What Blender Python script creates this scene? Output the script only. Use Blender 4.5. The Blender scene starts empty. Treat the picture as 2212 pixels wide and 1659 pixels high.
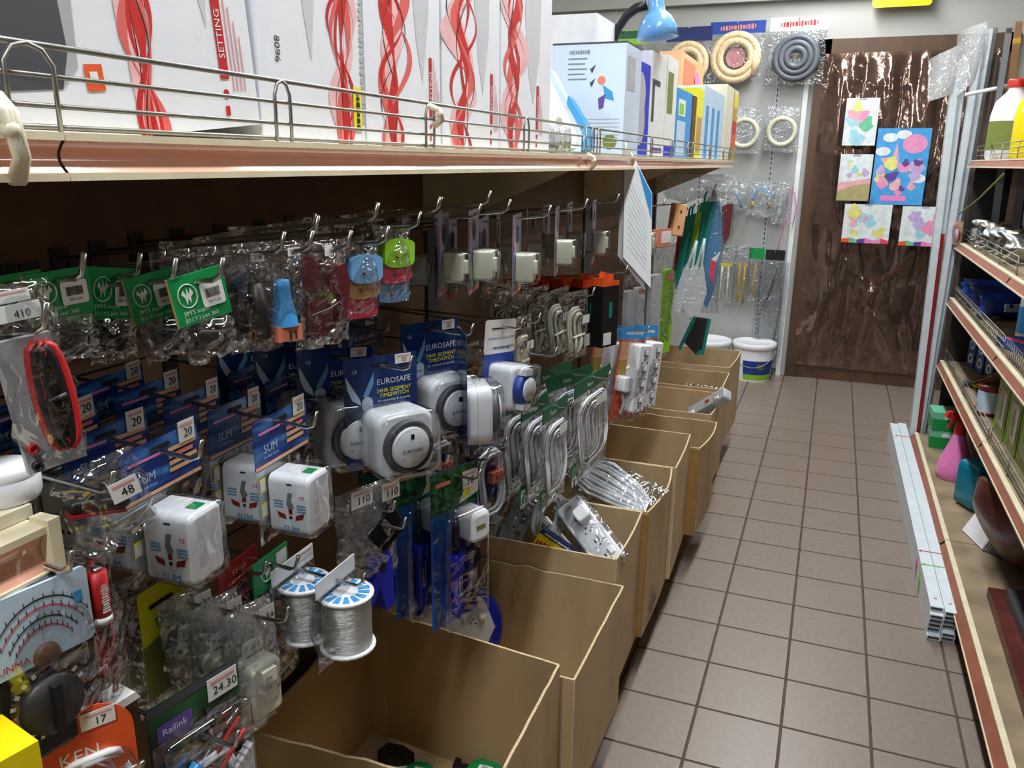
import bpy, bmesh, math, random
from mathutils import Vector, Matrix, Euler, noise
SC = bpy.context.scene
COL = SC.collection
random.seed(7)
PI = math.pi
R_ = math.radians

# ------------------------------------------------------------------ camera
FPX = 1760.03
CAM = Vector((0.18924, -1.7992, 1.30348))
AX_R = Vector((0.93205016, 0.36215114, 0.01136009))
AX_D = Vector((0.10570799, -0.24179894, -0.96455124))
AX_F = Vector((-0.34656647, 0.90021099, -0.263651))
cd = bpy.data.cameras.new('camera'); cam = bpy.data.objects.new('camera', cd); COL.objects.link(cam)
cd.sensor_fit = 'HORIZONTAL'; cd.sensor_width = 36.0; cd.lens = FPX / 2212 * 36.0
cd.clip_start = 0.02; cd.clip_end = 50
m = Matrix((AX_R, -AX_D, -AX_F)).transposed().to_4x4(); m.translation = CAM
cam.matrix_world = m
SC.camera = cam

# ------------------------------------------------------------------ world, light, exposure
wd = bpy.data.worlds.new('world'); SC.world = wd; wd.use_nodes = True
wd.node_tree.nodes['Background'].inputs[0].default_value = (0.85, 0.93, 1.0, 1)
wd.node_tree.nodes['Background'].inputs[1].default_value = 0.12
SC.view_settings.view_transform = 'Standard'; SC.view_settings.look = 'None'
SC.view_settings.exposure = 0.0; SC.view_settings.gamma = 1.0
SC.view_settings.use_curve_mapping = False
SC.cycles.use_denoising = True
SC.cycles.max_bounces = 5; SC.cycles.diffuse_bounces = 3; SC.cycles.glossy_bounces = 2; SC.cycles.transmission_bounces = 3; SC.cycles.transparent_max_bounces = 20
SC.cycles.use_adaptive_sampling = True; SC.cycles.adaptive_threshold = 0.06; SC.cycles.adaptive_min_samples = 12
SC.cycles.caustics_reflective = False; SC.cycles.caustics_refractive = False
TUBE_POWER = 30.0
TUBES = [(0.10, -2.5), (0.10, -0.7), (0.10, 1.1), (0.10, 2.75), (-1.9, -1.2), (-1.9, 1.6), (2.3, 0.6)]

# ------------------------------------------------------------------ pixel -> place helpers (pixels of the 2212 x 1659 photo)
def ray(u, v):
    return AX_R * ((u - 1106) / FPX) + AX_D * ((v - 829.5) / FPX) + AX_F
def at(u, v, X=None, Y=None, Z=None):
    d = ray(u, v)
    if X is not None: t = (X - CAM.x) / d.x
    elif Y is not None: t = (Y - CAM.y) / d.y
    else: t = (Z - CAM.z) / d.z
    return CAM + d * t
def px(p):
    c = Vector(p) - CAM; z = c.dot(AX_F)
    return (1106 + FPX * c.dot(AX_R) / z, 829.5 + FPX * c.dot(AX_D) / z)

# ------------------------------------------------------------------ materials
def lin(c):
    c = c / 255.0
    return c / 12.92 if c <= 0.04045 else ((c + 0.055) / 1.055) ** 2.4
def rgb(r, g, b): return (lin(r), lin(g), lin(b), 1)
MATS = {}
def mat(name, col, rough=0.5, metal=0.0, var=0.10, scale=30.0, bump=0.0, bscale=200.0, spec=0.5, emit=0.0, alpha=1.0, trans=0.0, stretch=None, coat=0.0):
    if name in MATS: return MATS[name]
    m = bpy.data.materials.new(name); m.use_nodes = True; MATS[name] = m
    nt = m.node_tree; N = nt.nodes; b = N['Principled BSDF']
    c = rgb(*col)
    tc = N.new('ShaderNodeTexCoord'); mp = N.new('ShaderNodeMapping'); nt.links.new(tc.outputs['Object'], mp.inputs[0])
    if stretch: mp.inputs['Scale'].default_value = stretch
    nz = N.new('ShaderNodeTexNoise'); nz.inputs['Scale'].default_value = scale; nz.inputs['Detail'].default_value = 1.5
    nt.links.new(mp.outputs[0], nz.inputs['Vector'])
    rp = N.new('ShaderNodeValToRGB')
    rp.color_ramp.elements[0].position = 0.3; rp.color_ramp.elements[1].position = 0.7
    rp.color_ramp.elements[0].color = tuple(x * (1 - var) for x in c[:3]) + (1,)
    rp.color_ramp.elements[1].color = tuple(min(1, x * (1 + var)) for x in c[:3]) + (1,)
    nt.links.new(nz.outputs[0], rp.inputs[0]); nt.links.new(rp.outputs[0], b.inputs['Base Color'])
    b.inputs['Roughness'].default_value = rough; b.inputs['Metallic'].default_value = metal
    b.inputs['Specular IOR Level'].default_value = spec
    b.inputs['Alpha'].default_value = alpha
    if coat: b.inputs['Coat Weight'].default_value = coat; b.inputs['Coat Roughness'].default_value = 0.08
    if trans: b.inputs['Transmission Weight'].default_value = trans
    if emit:
        nt.links.new(rp.outputs[0], b.inputs['Emission Color']); b.inputs['Emission Strength'].default_value = emit
    if bump:
        n2 = N.new('ShaderNodeTexNoise'); n2.inputs['Scale'].default_value = bscale; n2.inputs['Detail'].default_value = 2
        nt.links.new(mp.outputs[0], n2.inputs['Vector'])
        bp = N.new('ShaderNodeBump'); bp.inputs['Strength'].default_value = bump; bp.inputs['Distance'].default_value = 0.002
        nt.links.new(n2.outputs[0], bp.inputs['Height']); nt.links.new(bp.outputs[0], b.inputs['Normal'])
    return m
def film(name, tint=(247, 249, 251), gloss=0.10, rough=0.10, bscale=60.0, bump=0.6, milky=0.0):
    """thin clear plastic: mostly see-through, with a crumpled gloss"""
    m = bpy.data.materials.new(name); m.use_nodes = True; MATS[name] = m
    nt = m.node_tree; N = nt.nodes; N.remove(N['Principled BSDF']); out = N['Material Output']
    tr = N.new('ShaderNodeBsdfTransparent'); tr.inputs[0].default_value = rgb(*tint)
    gl = N.new('ShaderNodeBsdfGlossy'); gl.inputs['Roughness'].default_value = rough
    df = N.new('ShaderNodeBsdfDiffuse'); df.inputs[0].default_value = (0.75, 0.78, 0.8, 1)
    lw = N.new('ShaderNodeLayerWeight'); lw.inputs[0].default_value = 0.35
    tc = N.new('ShaderNodeTexCoord')
    nz = N.new('ShaderNodeTexNoise'); nz.inputs['Scale'].default_value = bscale; nz.inputs['Detail'].default_value = 0.5
    nz.inputs['Distortion'].default_value = 0.8
    nt.links.new(tc.outputs['Object'], nz.inputs['Vector'])
    bp = N.new('ShaderNodeBump'); bp.inputs['Strength'].default_value = bump; bp.inputs['Distance'].default_value = 0.014
    nt.links.new(nz.outputs[0], bp.inputs['Height'])
    for s in (gl, lw): nt.links.new(bp.outputs[0], s.inputs['Normal'])
    mu = N.new('ShaderNodeMath'); mu.operation = 'MULTIPLY_ADD'; mu.inputs[1].default_value = 0.55; mu.inputs[2].default_value = gloss
    nt.links.new(lw.outputs['Facing'], mu.inputs[0])
    mx = N.new('ShaderNodeMixShader'); nt.links.new(mu.outputs[0], mx.inputs[0])
    if milky:
        m0 = N.new('ShaderNodeMixShader'); m0.inputs[0].default_value = milky
        nt.links.new(tr.outputs[0], m0.inputs[1]); nt.links.new(df.outputs[0], m0.inputs[2]); nt.links.new(m0.outputs[0], mx.inputs[1])
    else: nt.links.new(tr.outputs[0], mx.inputs[1])
    nt.links.new(gl.outputs[0], mx.inputs[2]); nt.links.new(mx.outputs[0], out.inputs[0])
    return m
film('clear', gloss=0.08, rough=0.06); film('clear_stiff', gloss=0.05, rough=0.05, bscale=25, bump=0.25); film('milky', milky=0.13, gloss=0.12); film('frost', milky=0.6, gloss=0.08, rough=0.25)
C_ = dict(white=(232, 233, 236), paper=(226, 226, 222), cream=(222, 214, 190), ivory=(206, 203, 180), black=(20, 20, 23), dark=(38, 36, 37), grey=(128, 130, 134), lgrey=(176, 178, 182), dgrey=(70, 72, 78),
    red=(196, 36, 34), dred=(150, 26, 30), maroon=(92, 24, 38), pink=(236, 132, 194), rose=(228, 66, 96), orange=(232, 88, 34), salmon=(222, 128, 100), yellow=(240, 214, 20), lemon=(238, 232, 40), gold=(190, 150, 50), lime=(140, 204, 40), green=(0, 140, 70), dgreen=(10, 92, 52), teal=(0, 128, 118), sea=(0, 120, 146),
    blue=(26, 62, 150), navy=(22, 40, 96), royal=(24, 44, 190), sky=(108, 166, 214), pale=(190, 212, 232), cyan=(60, 150, 214), purple=(96, 70, 150), brown=(92, 58, 36), tan=(196, 150, 98), peach=(236, 178, 130), olive=(120, 130, 60))
for k, v in C_.items(): mat(k, v, rough=0.45, var=0.05)
for k in ('white', 'blue', 'black', 'red', 'royal', 'green', 'lime', 'sky', 'yellow', 'navy', 'ivory', 'teal', 'grey', 'lgrey', 'cyan', 'pink', 'sea', 'orange'):
    mat('g_' + k, C_[k], rough=0.22, var=0.03, spec=0.55)
mat('steel', (190, 190, 188), rough=0.25, metal=1.0, var=0.08, scale=80)
mat('dsteel', (70, 70, 74), rough=0.35, metal=0.9, var=0.1)
mat('wire', (150, 148, 142), rough=0.4, metal=0.85, var=0.12, scale=60)
mat('solder', (186, 188, 186), rough=0.32, metal=0.85, var=0.2, scale=10, stretch=(4, 4, 300), bump=0.6, bscale=10)
mat('wallpaint', (176, 176, 170), rough=0.8, var=0.03, scale=6, bump=0.1)
mat('ceilpaint', (235, 235, 232), rough=0.9, var=0.02)
mat('pegwhite', (172, 173, 170), rough=0.55, var=0.03)
mat('board_tan', (112, 84, 60), rough=0.6, var=0.12, scale=20)
mat('creamsteel', (226, 214, 182), rough=0.4, var=0.08, scale=25)
mat('lip_salmon', (226, 166, 140), rough=0.16, var=0.05, coat=0.5)
mat('lip_brown', (150, 92, 72), rough=0.35, var=0.15, scale=18)
mat('cardboard', (190, 164, 124), rough=0.8, var=0.09, scale=14, stretch=(1, 1, 0.25), bump=0.25, bscale=90)
mat('cardboard2', (182, 154, 114), rough=0.8, var=0.10, scale=10, stretch=(1, 1, 0.25), bump=0.25, bscale=90)
mat('cardedge', (204, 182, 142), rough=0.9, var=0.2, scale=200)
mat('boxtape', (160, 122, 70), rough=0.25, var=0.1)
mat('tile', (134, 119, 108), rough=0.34, var=0.07, scale=60, bump=0.12, bscale=300)
mat('grout', (88, 70, 62), rough=0.9, var=0.15)
mat('doorwood', (84, 60, 42), rough=0.45, var=0.18, scale=10, stretch=(1, 1, 0.1))
mat('woodbatten', (140, 104, 66), rough=0.6, var=0.2, scale=12, stretch=(1, 1, 0.1))
mat('pipewhite', (214, 224, 230), rough=0.4, var=0.05)
mat('redwood', (84, 34, 28), rough=0.35, var=0.25, scale=14)
mat('shelfdirty', (138, 120, 94), rough=0.7, var=0.28, scale=9)
def card_mat(name, a, b, scale=3.0, thr=0.5, streak=None):
    """printed card: a ground colour running into a second one"""
    m = mat(name, a, rough=0.25, var=0.0); nt = m.node_tree
    rp = [n for n in nt.nodes if n.type == 'VALTORGB'][0]; nz = [n for n in nt.nodes if n.type == 'TEX_NOISE'][0]
    rp.color_ramp.elements[0].color = rgb(*a); rp.color_ramp.elements[1].color = rgb(*b)
    rp.color_ramp.elements[0].position = thr - 0.12; rp.color_ramp.elements[1].position = thr + 0.14
    nz.inputs['Scale'].default_value = scale; nz.inputs['Distortion'].default_value = 0.6
    mp = [n for n in nt.nodes if n.type == 'MAPPING'][0]
    if streak: mp.inputs['Scale'].default_value = streak; mp.inputs['Rotation'].default_value = (0, 0.9, 0)
    return m
card_mat('sumblue', (22, 52, 128), (70, 130, 200), 30, 0.55, (0.6, 1, 3))
card_mat('euroblue', (24, 46, 96), (40, 72, 134), 20, 0.58)
card_mat('ironblue', (14, 66, 170), (30, 120, 210), 14, 0.5)
card_mat('jungle', (16, 52, 30), (60, 120, 70), 90, 0.5)
card_mat('leafgreen', (12, 30, 24), (40, 96, 52), 30, 0.5)
card_mat('skypic', (64, 156, 222), (190, 220, 240), 14, 0.62)
card_mat('stain', (150, 128, 96), (190, 172, 140), 8, 0.45)

# ------------------------------------------------------------------ mesh builder
_txt = {}
def text_mesh(s):
    if s in _txt: return _txt[s]
    cu = bpy.data.curves.new('lettering', 'FONT'); cu.body = s; cu.size = 1.0; cu.align_x = 'CENTER'; cu.align_y = 'CENTER'; cu.resolution_u = 2
    o = bpy.data.objects.new('lettering', cu); COL.objects.link(o)
    dg = bpy.context.evaluated_depsgraph_get(); me = bpy.data.meshes.new_from_object(o.evaluated_get(dg))
    v = [(p.co.x, p.co.y) for p in me.vertices]; f = [tuple(p.vertices) for p in me.polygons]
    w = max([p[0] for p in v]) - min([p[0] for p in v]) if v else 1
    bpy.data.objects.remove(o); bpy.data.curves.remove(cu); bpy.data.meshes.remove(me)
    _txt[s] = (v, f, w); return _txt[s]
class MB:
    def __init__(s): s.v = []; s.f = []; s.m = []; s.sm = []; s.T = Matrix.Identity(4)
    def at(s, T): s.T = T; return s
    def add(s, vs, fs, m, sm=False):
        o = len(s.v); s.v += [tuple(s.T @ Vector(p)) for p in vs]
        for f in fs: s.f.append(tuple(i + o for i in f)); s.m.append(m); s.sm.append(sm)
        return s
    def box(s, x0, x1, y0, y1, z0, z1, m):
        return s.add([(x0, y0, z0), (x1, y0, z0), (x1, y1, z0), (x0, y1, z0), (x0, y0, z1), (x1, y0, z1), (x1, y1, z1), (x0, y1, z1)],
                     [(0, 3, 2, 1), (4, 5, 6, 7), (0, 1, 5, 4), (1, 2, 6, 5), (2, 3, 7, 6), (3, 0, 4, 7)], m)
    def cb(s, cx, cy, cz, sx, sy, sz, m): return s.box(cx - sx / 2, cx + sx / 2, cy - sy / 2, cy + sy / 2, cz - sz / 2, cz + sz / 2, m)
    def quad(s, x0, x1, z0, z1, m, y=0.0): return s.add([(x0, y, z0), (x1, y, z0), (x1, y, z1), (x0, y, z1)], [(0, 1, 2, 3)], m)
    def poly(s, pts, m, y=0.0): return s.add([(p[0], y, p[1]) for p in pts], [tuple(range(len(pts)))], m)
    def prism(s, pts, y0, y1, m, sm=False):
        n = len(pts)
        s.add([(p[0], y0, p[1]) for p in pts], [tuple(range(n))], m); s.add([(p[0], y1, p[1]) for p in pts], [tuple(range(n))[::-1]], m)
        return s.add([(p[0], y0, p[1]) for p in pts] + [(p[0], y1, p[1]) for p in pts], [(i, i + n, (i + 1) % n + n, (i + 1) % n) for i in range(n)], m, sm)
    def rbox(s, cx, cz, w, h, y0, y1, r, m, bev=0.003, n=4):
        """rounded block seen from the front (-y): y0 is the front face"""
        def ring(d, y):
            o = []
            for (sx, sz, a0) in ((1, 1, 0), (-1, 1, 90), (-1, -1, 180), (1, -1, 270)):
                for k in range(n + 1):
                    a = R_(a0 + 90 * k / n); rr = max(r - d, 0.0005)
                    o.append((cx + sx * (w / 2 - r) + math.cos(a) * rr, y, cz + sz * (h / 2 - r) + math.sin(a) * rr))
            return o
        q = 4 * (n + 1); sg = 1 if y1 > y0 else -1
        L = [ring(bev, y0), ring(0.25 * bev, y0 + sg * 0.3 * bev), ring(0, y0 + sg * bev), ring(0, y1)]
        vs = [p for l in L for p in l]
        s.add(vs, [(k * q + i, k * q + q + i, k * q + q + (i + 1) % q, k * q + (i + 1) % q) for k in range(3) for i in range(q)], m, True)
        s.add(L[0], [tuple(range(q))], m); return s.add(L[3], [tuple(range(q))[::-1]], m)
    def tube(s, pts, r, m, n=6, closed=False, cap=True):
        P = [Vector(p) for p in pts]; N = len(P); vs = []; nrm = None
        for i, p in enumerate(P):
            a = P[i - 1] if (i or closed) else P[i]; b = P[(i + 1) % N] if (i < N - 1 or closed) else P[i]
            t = (b - a).normalized() if (b - a).length > 1e-9 else Vector((0, 0, 1))
            if nrm is None: nrm = t.orthogonal().normalized()
            else:
                nrm = nrm - t * nrm.dot(t); nrm = nrm.normalized() if nrm.length > 1e-6 else t.orthogonal().normalized()
            bn = t.cross(nrm); rr = r[i] if isinstance(r, (list, tuple)) else r
            vs += [tuple(p + (nrm * math.cos(2 * PI * k / n) + bn * math.sin(2 * PI * k / n)) * rr) for k in range(n)]
        fs = [(i * n + k, i * n + (k + 1) % n, ((i + 1) % N) * n + (k + 1) % n, ((i + 1) % N) * n + k) for i in range(N if closed else N - 1) for k in range(n)]
        if cap and not closed: fs += [tuple(range(n))[::-1], tuple((N - 1) * n + k for k in range(n))]
        return s.add(vs, fs, m, True)
    def lathe(s, prof, m, n=16, o=(0, 0, 0), ax='z', sm=True, sx=1.0):
        vs = []
        for (r, z) in prof:
            for k in range(n):
                a = 2 * PI * k / n; x, y = r * math.cos(a) * sx, r * math.sin(a)
                vs.append((o[0] + x, o[1] + y, o[2] + z) if ax == 'z' else (o[0] + x, o[1] - z, o[2] + y))
        L = len(prof); fs = [(i * n + k, i * n + (k + 1) % n, (i + 1) * n + (k + 1) % n, (i + 1) * n + k) for i in range(L - 1) for k in range(n)]
        s.add(vs, fs, m, sm)
        if prof[0][0] > 1e-4: s.add(vs[:n], [tuple(range(n))[::-1]], m)
        if prof[-1][0] > 1e-4: s.add(vs[-n:], [tuple(range(n))], m)
        return s
    def grid(s, fn, nu, nv, m, sm=True):
        vs = [fn(i / nu, j / nv) for j in range(nv + 1) for i in range(nu + 1)]
        return s.add(vs, [(j * (nu + 1) + i, j * (nu + 1) + i + 1, (j + 1) * (nu + 1) + i + 1, (j + 1) * (nu + 1) + i) for j in range(nv) for i in range(nu)], m, sm)
    def text(s, t, x, z, size, m, y=-0.0006, rot=0.0, wmax=None):
        v, f, w = text_mesh(t)
        k = size if not wmax else min(size, wmax / max(w, 1e-6)); c, sn = math.cos(rot), math.sin(rot)
        return s.add([(x + k * (a * c - b * sn), y, z + k * (a * sn + b * c)) for a, b in v], f, m)
    def marks(s, x, z, w, hh, m, y=-0.0006, rot=0.0, n=9):
        """print too small or blurred to read: a run of short strokes"""
        c, sn = math.cos(rot), math.sin(rot); a = -w / 2; k = 0
        while a < w / 2 and k < 40:
            ww = w / n * (.35 + .4 * ((k * 7) % 3) / 2); h1 = hh * (.35 + .15 * ((k * 5) % 4) / 3)
            s.add([(x + p * c - q * sn, y, z + p * sn + q * c) for p, q in ((a, -h1), (a + ww, -h1), (a + ww, h1), (a, h1))], [(0, 1, 2, 3)], m); a += ww + w / n * .28; k += 1
        return s
    def bag(s, w, h, d, m, z0=0.0, seed=0, nu=8, nv=10, wr=0.004, taper=0.0):
        """pillow bag hanging from z0 down: two crumpled sheets"""
        sd = seed * 7.3
        for sg in (-1, 1):
            def fn(a, b, sg=sg):
                x = (a - .5) * w * (1 - taper * b); e = math.sin(PI * a) ** .6 * math.sin(PI * min(1, max(0, b))) ** .6
                q = noise.noise(Vector((x * 40 + sd, b * h * 40, sg * 3 + sd))) * wr
                return (x + noise.noise(Vector((sd, b * 6, a))) * wr, sg * (d / 2 * e) + q * (0.3 + e), z0 - h * b + noise.noise(Vector((a * 5, sd, 2))) * wr * b)
            s.grid(fn, nu, nv, m)
        return s
    def build(s, name, parent=None, loc=None, rot=None, label=None):
        me = bpy.data.meshes.new(name); me.from_pydata(s.v, [], s.f)
        names = list(dict.fromkeys(s.m)); ix = {k: i for i, k in enumerate(names)}
        for k in names: me.materials.append(MATS[k])
        me.polygons.foreach_set('material_index', [ix[k] for k in s.m]); me.polygons.foreach_set('use_smooth', s.sm)
        me.update(); o = bpy.data.objects.new(name, me); COL.objects.link(o)
        if parent is not None: o.parent = parent
        if loc is not None: o.location = loc
        if rot is not None: o.rotation_euler = rot
        if label: o['label'] = label
        return o
def tag(o, label, cat, group=None, kind=None):
    o['label'] = label
    if cat: o['category'] = cat
    if group: o['group'] = group
    if kind: o['kind'] = kind
    return o
def thing(name, label, cat, loc=(0, 0, 0), rot=(0, 0, 0), group=None):
    o = bpy.data.objects.new(name, None); COL.objects.link(o); o.empty_display_size = 0.02
    o.location = loc; o.rotation_euler = rot if isinstance(rot, tuple) else (0, 0, rot)
    return tag(o, label, cat, group)
def struct(o): o['kind'] = 'structure'; return o
def dup(root, loc, rot=None, label=None, group=None):
    c = root.copy(); COL.objects.link(c); c.location = loc
    if rot is not None: c.rotation_euler = rot
    if label: c['label'] = label
    if group: c['group'] = group
    def kids(a, b):
        for ch in [x for x in bpy.data.objects if x.parent == a]:
            d = ch.copy(); COL.objects.link(d); d.parent = b; kids(ch, d)
    kids(root, c); return c
def circ(cx, cz, r, n=20, a0=0, a1=360, sx=1.0): return [(cx + sx * r * math.cos(R_(a0 + (a1 - a0) * k / n)), cz + r * math.sin(R_(a0 + (a1 - a0) * k / n))) for k in range(n + (0 if a1 - a0 >= 360 else 1))]
def rrect(cx, cz, w, h, r, n=4):
    o = []
    for (sx, sz, a0) in ((1, 1, 0), (-1, 1, 90), (-1, -1, 180), (1, -1, 270)):
        for k in range(n + 1): a = R_(a0 + 90 * k / n); o.append((cx + sx * (w / 2 - r) + math.cos(a) * r, cz + sz * (h / 2 - r) + math.sin(a) * r))
    return o
T3 = lambda x, y, z: Matrix.Translation((x, y, z))
RX = lambda d: Matrix.Rotation(R_(d), 4, 'X')
RY = lambda d: Matrix.Rotation(R_(d), 4, 'Y')
RZ = lambda d: Matrix.Rotation(R_(d), 4, 'Z')

# ------------------------------------------------------------------ room shell
XL, XR, YF, YB, ZC = -3.2, 3.6, -4.6, 3.576, 2.75
DX0, DX1, DZ = 0.0, 1.02, 2.0          # door frame opening
fl = struct(MB().box(XL, XR, YF, YB + 0.1, -0.08, -0.006, 'grout').build('floor'))
tm = MB(); g = 0.0022; b = 0.0015
tm.add([(g, g, -0.006), (.2 - g, g, -0.006), (.2 - g, .2 - g, -0.006), (g, .2 - g, -0.006), (g + b, g + b, 0), (.2 - g - b, g + b, 0), (.2 - g - b, .2 - g - b, 0), (g + b, .2 - g - b, 0)],
       [(4, 5, 6, 7), (0, 1, 5, 4), (1, 2, 6, 5), (2, 3, 7, 6), (3, 0, 4, 7)], 'tile')
t0 = None
for i in range(-3, 6):
    for j in range(-7, 18):
        if t0 is None: t0 = tm.build('tile', fl); o = t0
        else: o = t0.copy(); COL.objects.link(o)
        o.location = (i * .2, j * .2 - 0.024 * 0, 0.0)
rest = MB().box(XL, -0.6 - g, YF, YB, -0.006, 0, 'tile').box(1.2 + g, XR, YF, YB, -0.006, 0, 'tile').box(-0.6, 1.2, YF, -1.4 - g, -0.006, 0, 'tile').build('tile_field', fl)
rest['kind'] = 'stuff'
wb = MB()
wb.box(XL, DX0, YB, YB + .12, 0, ZC, 'wallpaint').box(DX1, XR, YB, YB + .12, 0, ZC, 'wallpaint').box(DX0, DX1, YB, YB + .12, DZ, ZC, 'wallpaint')
wb.box(XL, XR, YB - 0.05, YB, 2.22, ZC, 'wallpaint')
struct(wb.build('wall_back'))
struct(MB().box(XL - .1, XL, YF, YB, 0, ZC, 'wallpaint').build('wall_left'))
struct(MB().box(XR, XR + .1, YF, YB, 0, ZC, 'wallpaint').build('wall_right'))
struct(MB().box(XL, XR, YF - .1, YF, 0, ZC, 'wallpaint').build('wall_front'))
struct(MB().box(XL, XR, YF, YB + .12, ZC, ZC + .08, 'ceilpaint').build('ceiling'))
mat('tubeglow', (250, 252, 255), emit=9.0, var=0.0).cycles.emission_sampling = 'NONE'
WH = ['over the near end of the aisle', 'over the white boxes on the shelf', 'over the middle of the aisle', 'in front of the brown door', 'behind the tall shelf, near end', 'behind the tall shelf, far end', 'beyond the shelf of spray bottles']
for k, (x, y) in enumerate(TUBES):
    t = thing('ceiling_light', 'white fluorescent batten ' + WH[k], 'ceiling light', (x, y, ZC))
    MB().box(-.09, .09, -.62, .62, -.05, 0, 'white').build('housing', t)
    for s in (-1, 1): MB().tube([(s * .045, -.58, -.07), (s * .045, .58, -.07)], .013, 'tubeglow', 8).build('tube', t)
    ld = bpy.data.lights.new('tube_light', 'AREA'); ld.shape = 'RECTANGLE'; ld.size = .16; ld.size_y = 1.16; ld.energy = TUBE_POWER; ld.color = (0.94, 0.98, 1.0)
    lo = bpy.data.objects.new('tube_light', ld); COL.objects.link(lo); lo.parent = t; lo.location = (0, 0, -.09)
# ------------------------------------------------------------------ left display shelf (four bays of 1.2 m)
XP, XLIP, ZS = -0.62, -0.27, 1.318     # back panel, shelf lip, top shelf surface
def lip(mb_c, mb_s, x, y0, y1, ztop, hh=0.030, sal='lip_salmon'):
    """price channel on the shelf edge: cream rims and a concave coloured strip"""
    mb_c.box(x - .012, x + .001, y0, y1, ztop - .005, ztop, 'creamsteel').box(x - .012, x + .001, y0, y1, ztop - hh, ztop - hh + .005, 'creamsteel')
    mb_s.grid(lambda a, b: (x - .001 - .006 * math.sin(PI * b), y0 + .0008 + (y1 - y0 - .0016) * a, ztop - .005 - (hh - .010) * b), 1, 6, sal)
BAYS = [(-2.6, -1.4, 'nearest bay of the tall shelf, with a low side shelf'), (-1.4, -.2, 'bay of the tall shelf under the white boxes with red swirls'),
        (-.2, 1.0, 'bay of the tall shelf under the blue lamp'), (1.0, 2.2, 'end bay of the tall shelf next to the hose wall')]
for k, (y0, y1, lb) in enumerate(BAYS):
    t = thing('display_shelf', 'salmon-lipped steel ' + lb, 'shelf', (0, 0, 0))
    for i in range(4): MB().box(XP - .012, XP, y0 + .03, y1 - .03, .14 + i * .305, .14 + i * .305 + .302, 'board_tan').build('back_board', t)
    MB().box(XP - .018, XP - .012, y0 + .001, y1 - .001, .0, 1.36, 'dark').build('light_stop_backing', t)  # dark sheet added behind the boards to stop light leaking through the seams
    for y in ((y0 + .015, y1 - .015)): MB().box(XP - .03, XP + .008, y - .0145, y + .0145, 0, 1.38, 'dgrey').build('upright', t)
    s = MB().box(XP, XLIP - .012, y0 + .003, y1 - .003, ZS - .02, ZS, 'creamsteel').build('top_shelf', t)
    a, b = MB(), MB(); lip(a, b, XLIP, y0 + .0005, y1 - .0005, ZS); a.build('lip_channel', s); b.build('lip_strip', s)
    s = MB().box(XP, -.27, y0 + .003, y1 - .003, .09, .125, 'creamsteel').box(XP, -.30, y0, y1, 0, .09, 'dark').build('base_shelf', t)
    a, b = MB(), MB(); lip(a, b, -.258, y0 + .003, y1 - .003, .125); a.build('lip_channel', s); b.build('lip_strip', s)
    for y in [q for q in (y0 + .03, y1 - .03) if q > -1.3]:
        MB().prism([(XP, ZS - .02), (XLIP - .02, ZS - .02), (XP, ZS - .16)], -.0015, .0015, 'creamsteel').build('shelf_bracket', t, (0, y, 0))
    if k == 0:
        zl = at(112, 1130, X=XLIP).z; y1 = at(122, 1180, X=XLIP).y
        s = MB().box(XP, XLIP - .012, y0 + .003, y1 - .003, zl - .02, zl, 'creamsteel').build('side_shelf', t)
        a, b = MB(), MB(); lip(a, b, XLIP, y0 + .003, y1 - .003, zl, .036); a.build('lip_channel', s); b.build('lip_strip', s)
        MB().box(XLIP - .014, XLIP + .003, y1 - .006, y1 + .003, zl - .040, zl + .004, 'creamsteel').build('end_cap', s)
        ZL = zl
# wire guards standing in the shelf edge
def guard(y0, y1, loops, label, dbl=False):
    t = thing('wire_guard', label, 'shelf guard', (XLIP - .012, 0, ZS))
    for z in (.016, .034, .052): MB().tube([(0, y0, z), (0, y1, z)], .0017 if z < .05 else .0022, 'wire', 6).build('rail', t)
    MB().tube([(0, y0, .003), (0, y1, .003)], .002, 'wire', 6).build('rail', t)
    for yl in loops:
        w = .011 if yl > -1.3 else .017
        MB().tube([(.002, yl - w, 0), (.002, yl - w, .040), (.002, yl - w * .6, .049), (.002, yl, .052), (.002, yl + w * .6, .049), (.002, yl + w, .040), (.002, yl + w, 0)], .0017, 'wire', 5).build('loop', t)
    for y in (y0, y1): MB().tube([(0, y, .052), (0, y, 0)], .002, 'wire', 6).build('end_post', t)
yy = lambda u, v: at(u, v, X=XLIP).y
guard(-2.55, -1.49, [-2.2, -1.8], 'plain wire guard rail on the nearest shelf, off the edge of the picture')
guard(-1.475, -.21, [yy(85, 120), yy(630, 210), yy(945, 270), yy(1150, 300)], 'wire guard rail in front of the white boxes with red swirls')
guard(-.185, .99, [yy(1290, 320), yy(1303, 320), yy(1415, 325), yy(1458, 325)], 'wire guard rail in front of the pale blue appliance box')
guard(1.01, 2.19, [1.1, 1.5, 1.9, 2.1], 'wire guard rail at the far end, before the lamp and tube packs')
# ties of tape and string on the shelf joints
for (u, v, lb, hh) in ((15, 300, 'cream rope tie round the shelf lip at the edge of the picture', .05), (942, 250, 'knotted tan string tied on the wire guard', .022), (1278, 350, 'cream tape tag over the joint of two shelf lips', .03)):
    p = at(u, v, X=XLIP + .004); t = thing('shelf_tie', lb, 'tie', p)
    mb = MB()
    for k in range(3): mb.tube([(-.008, -.004 + k * .004, hh * .5), (.004, -.003 + k * .003, hh * .3), (.005, .002 + k * .002, -hh * .2), (-.006, .004 + k * .003, -hh * .5)], .0035, 'cream', 6)
    mb.build('binding', t); MB().lathe([(.0015, -.006), (.006, -.002), (.005, .003), (.001, .006)], 'cream', 8, (.004, 0, hh * .1)).build('knot', t)
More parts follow.
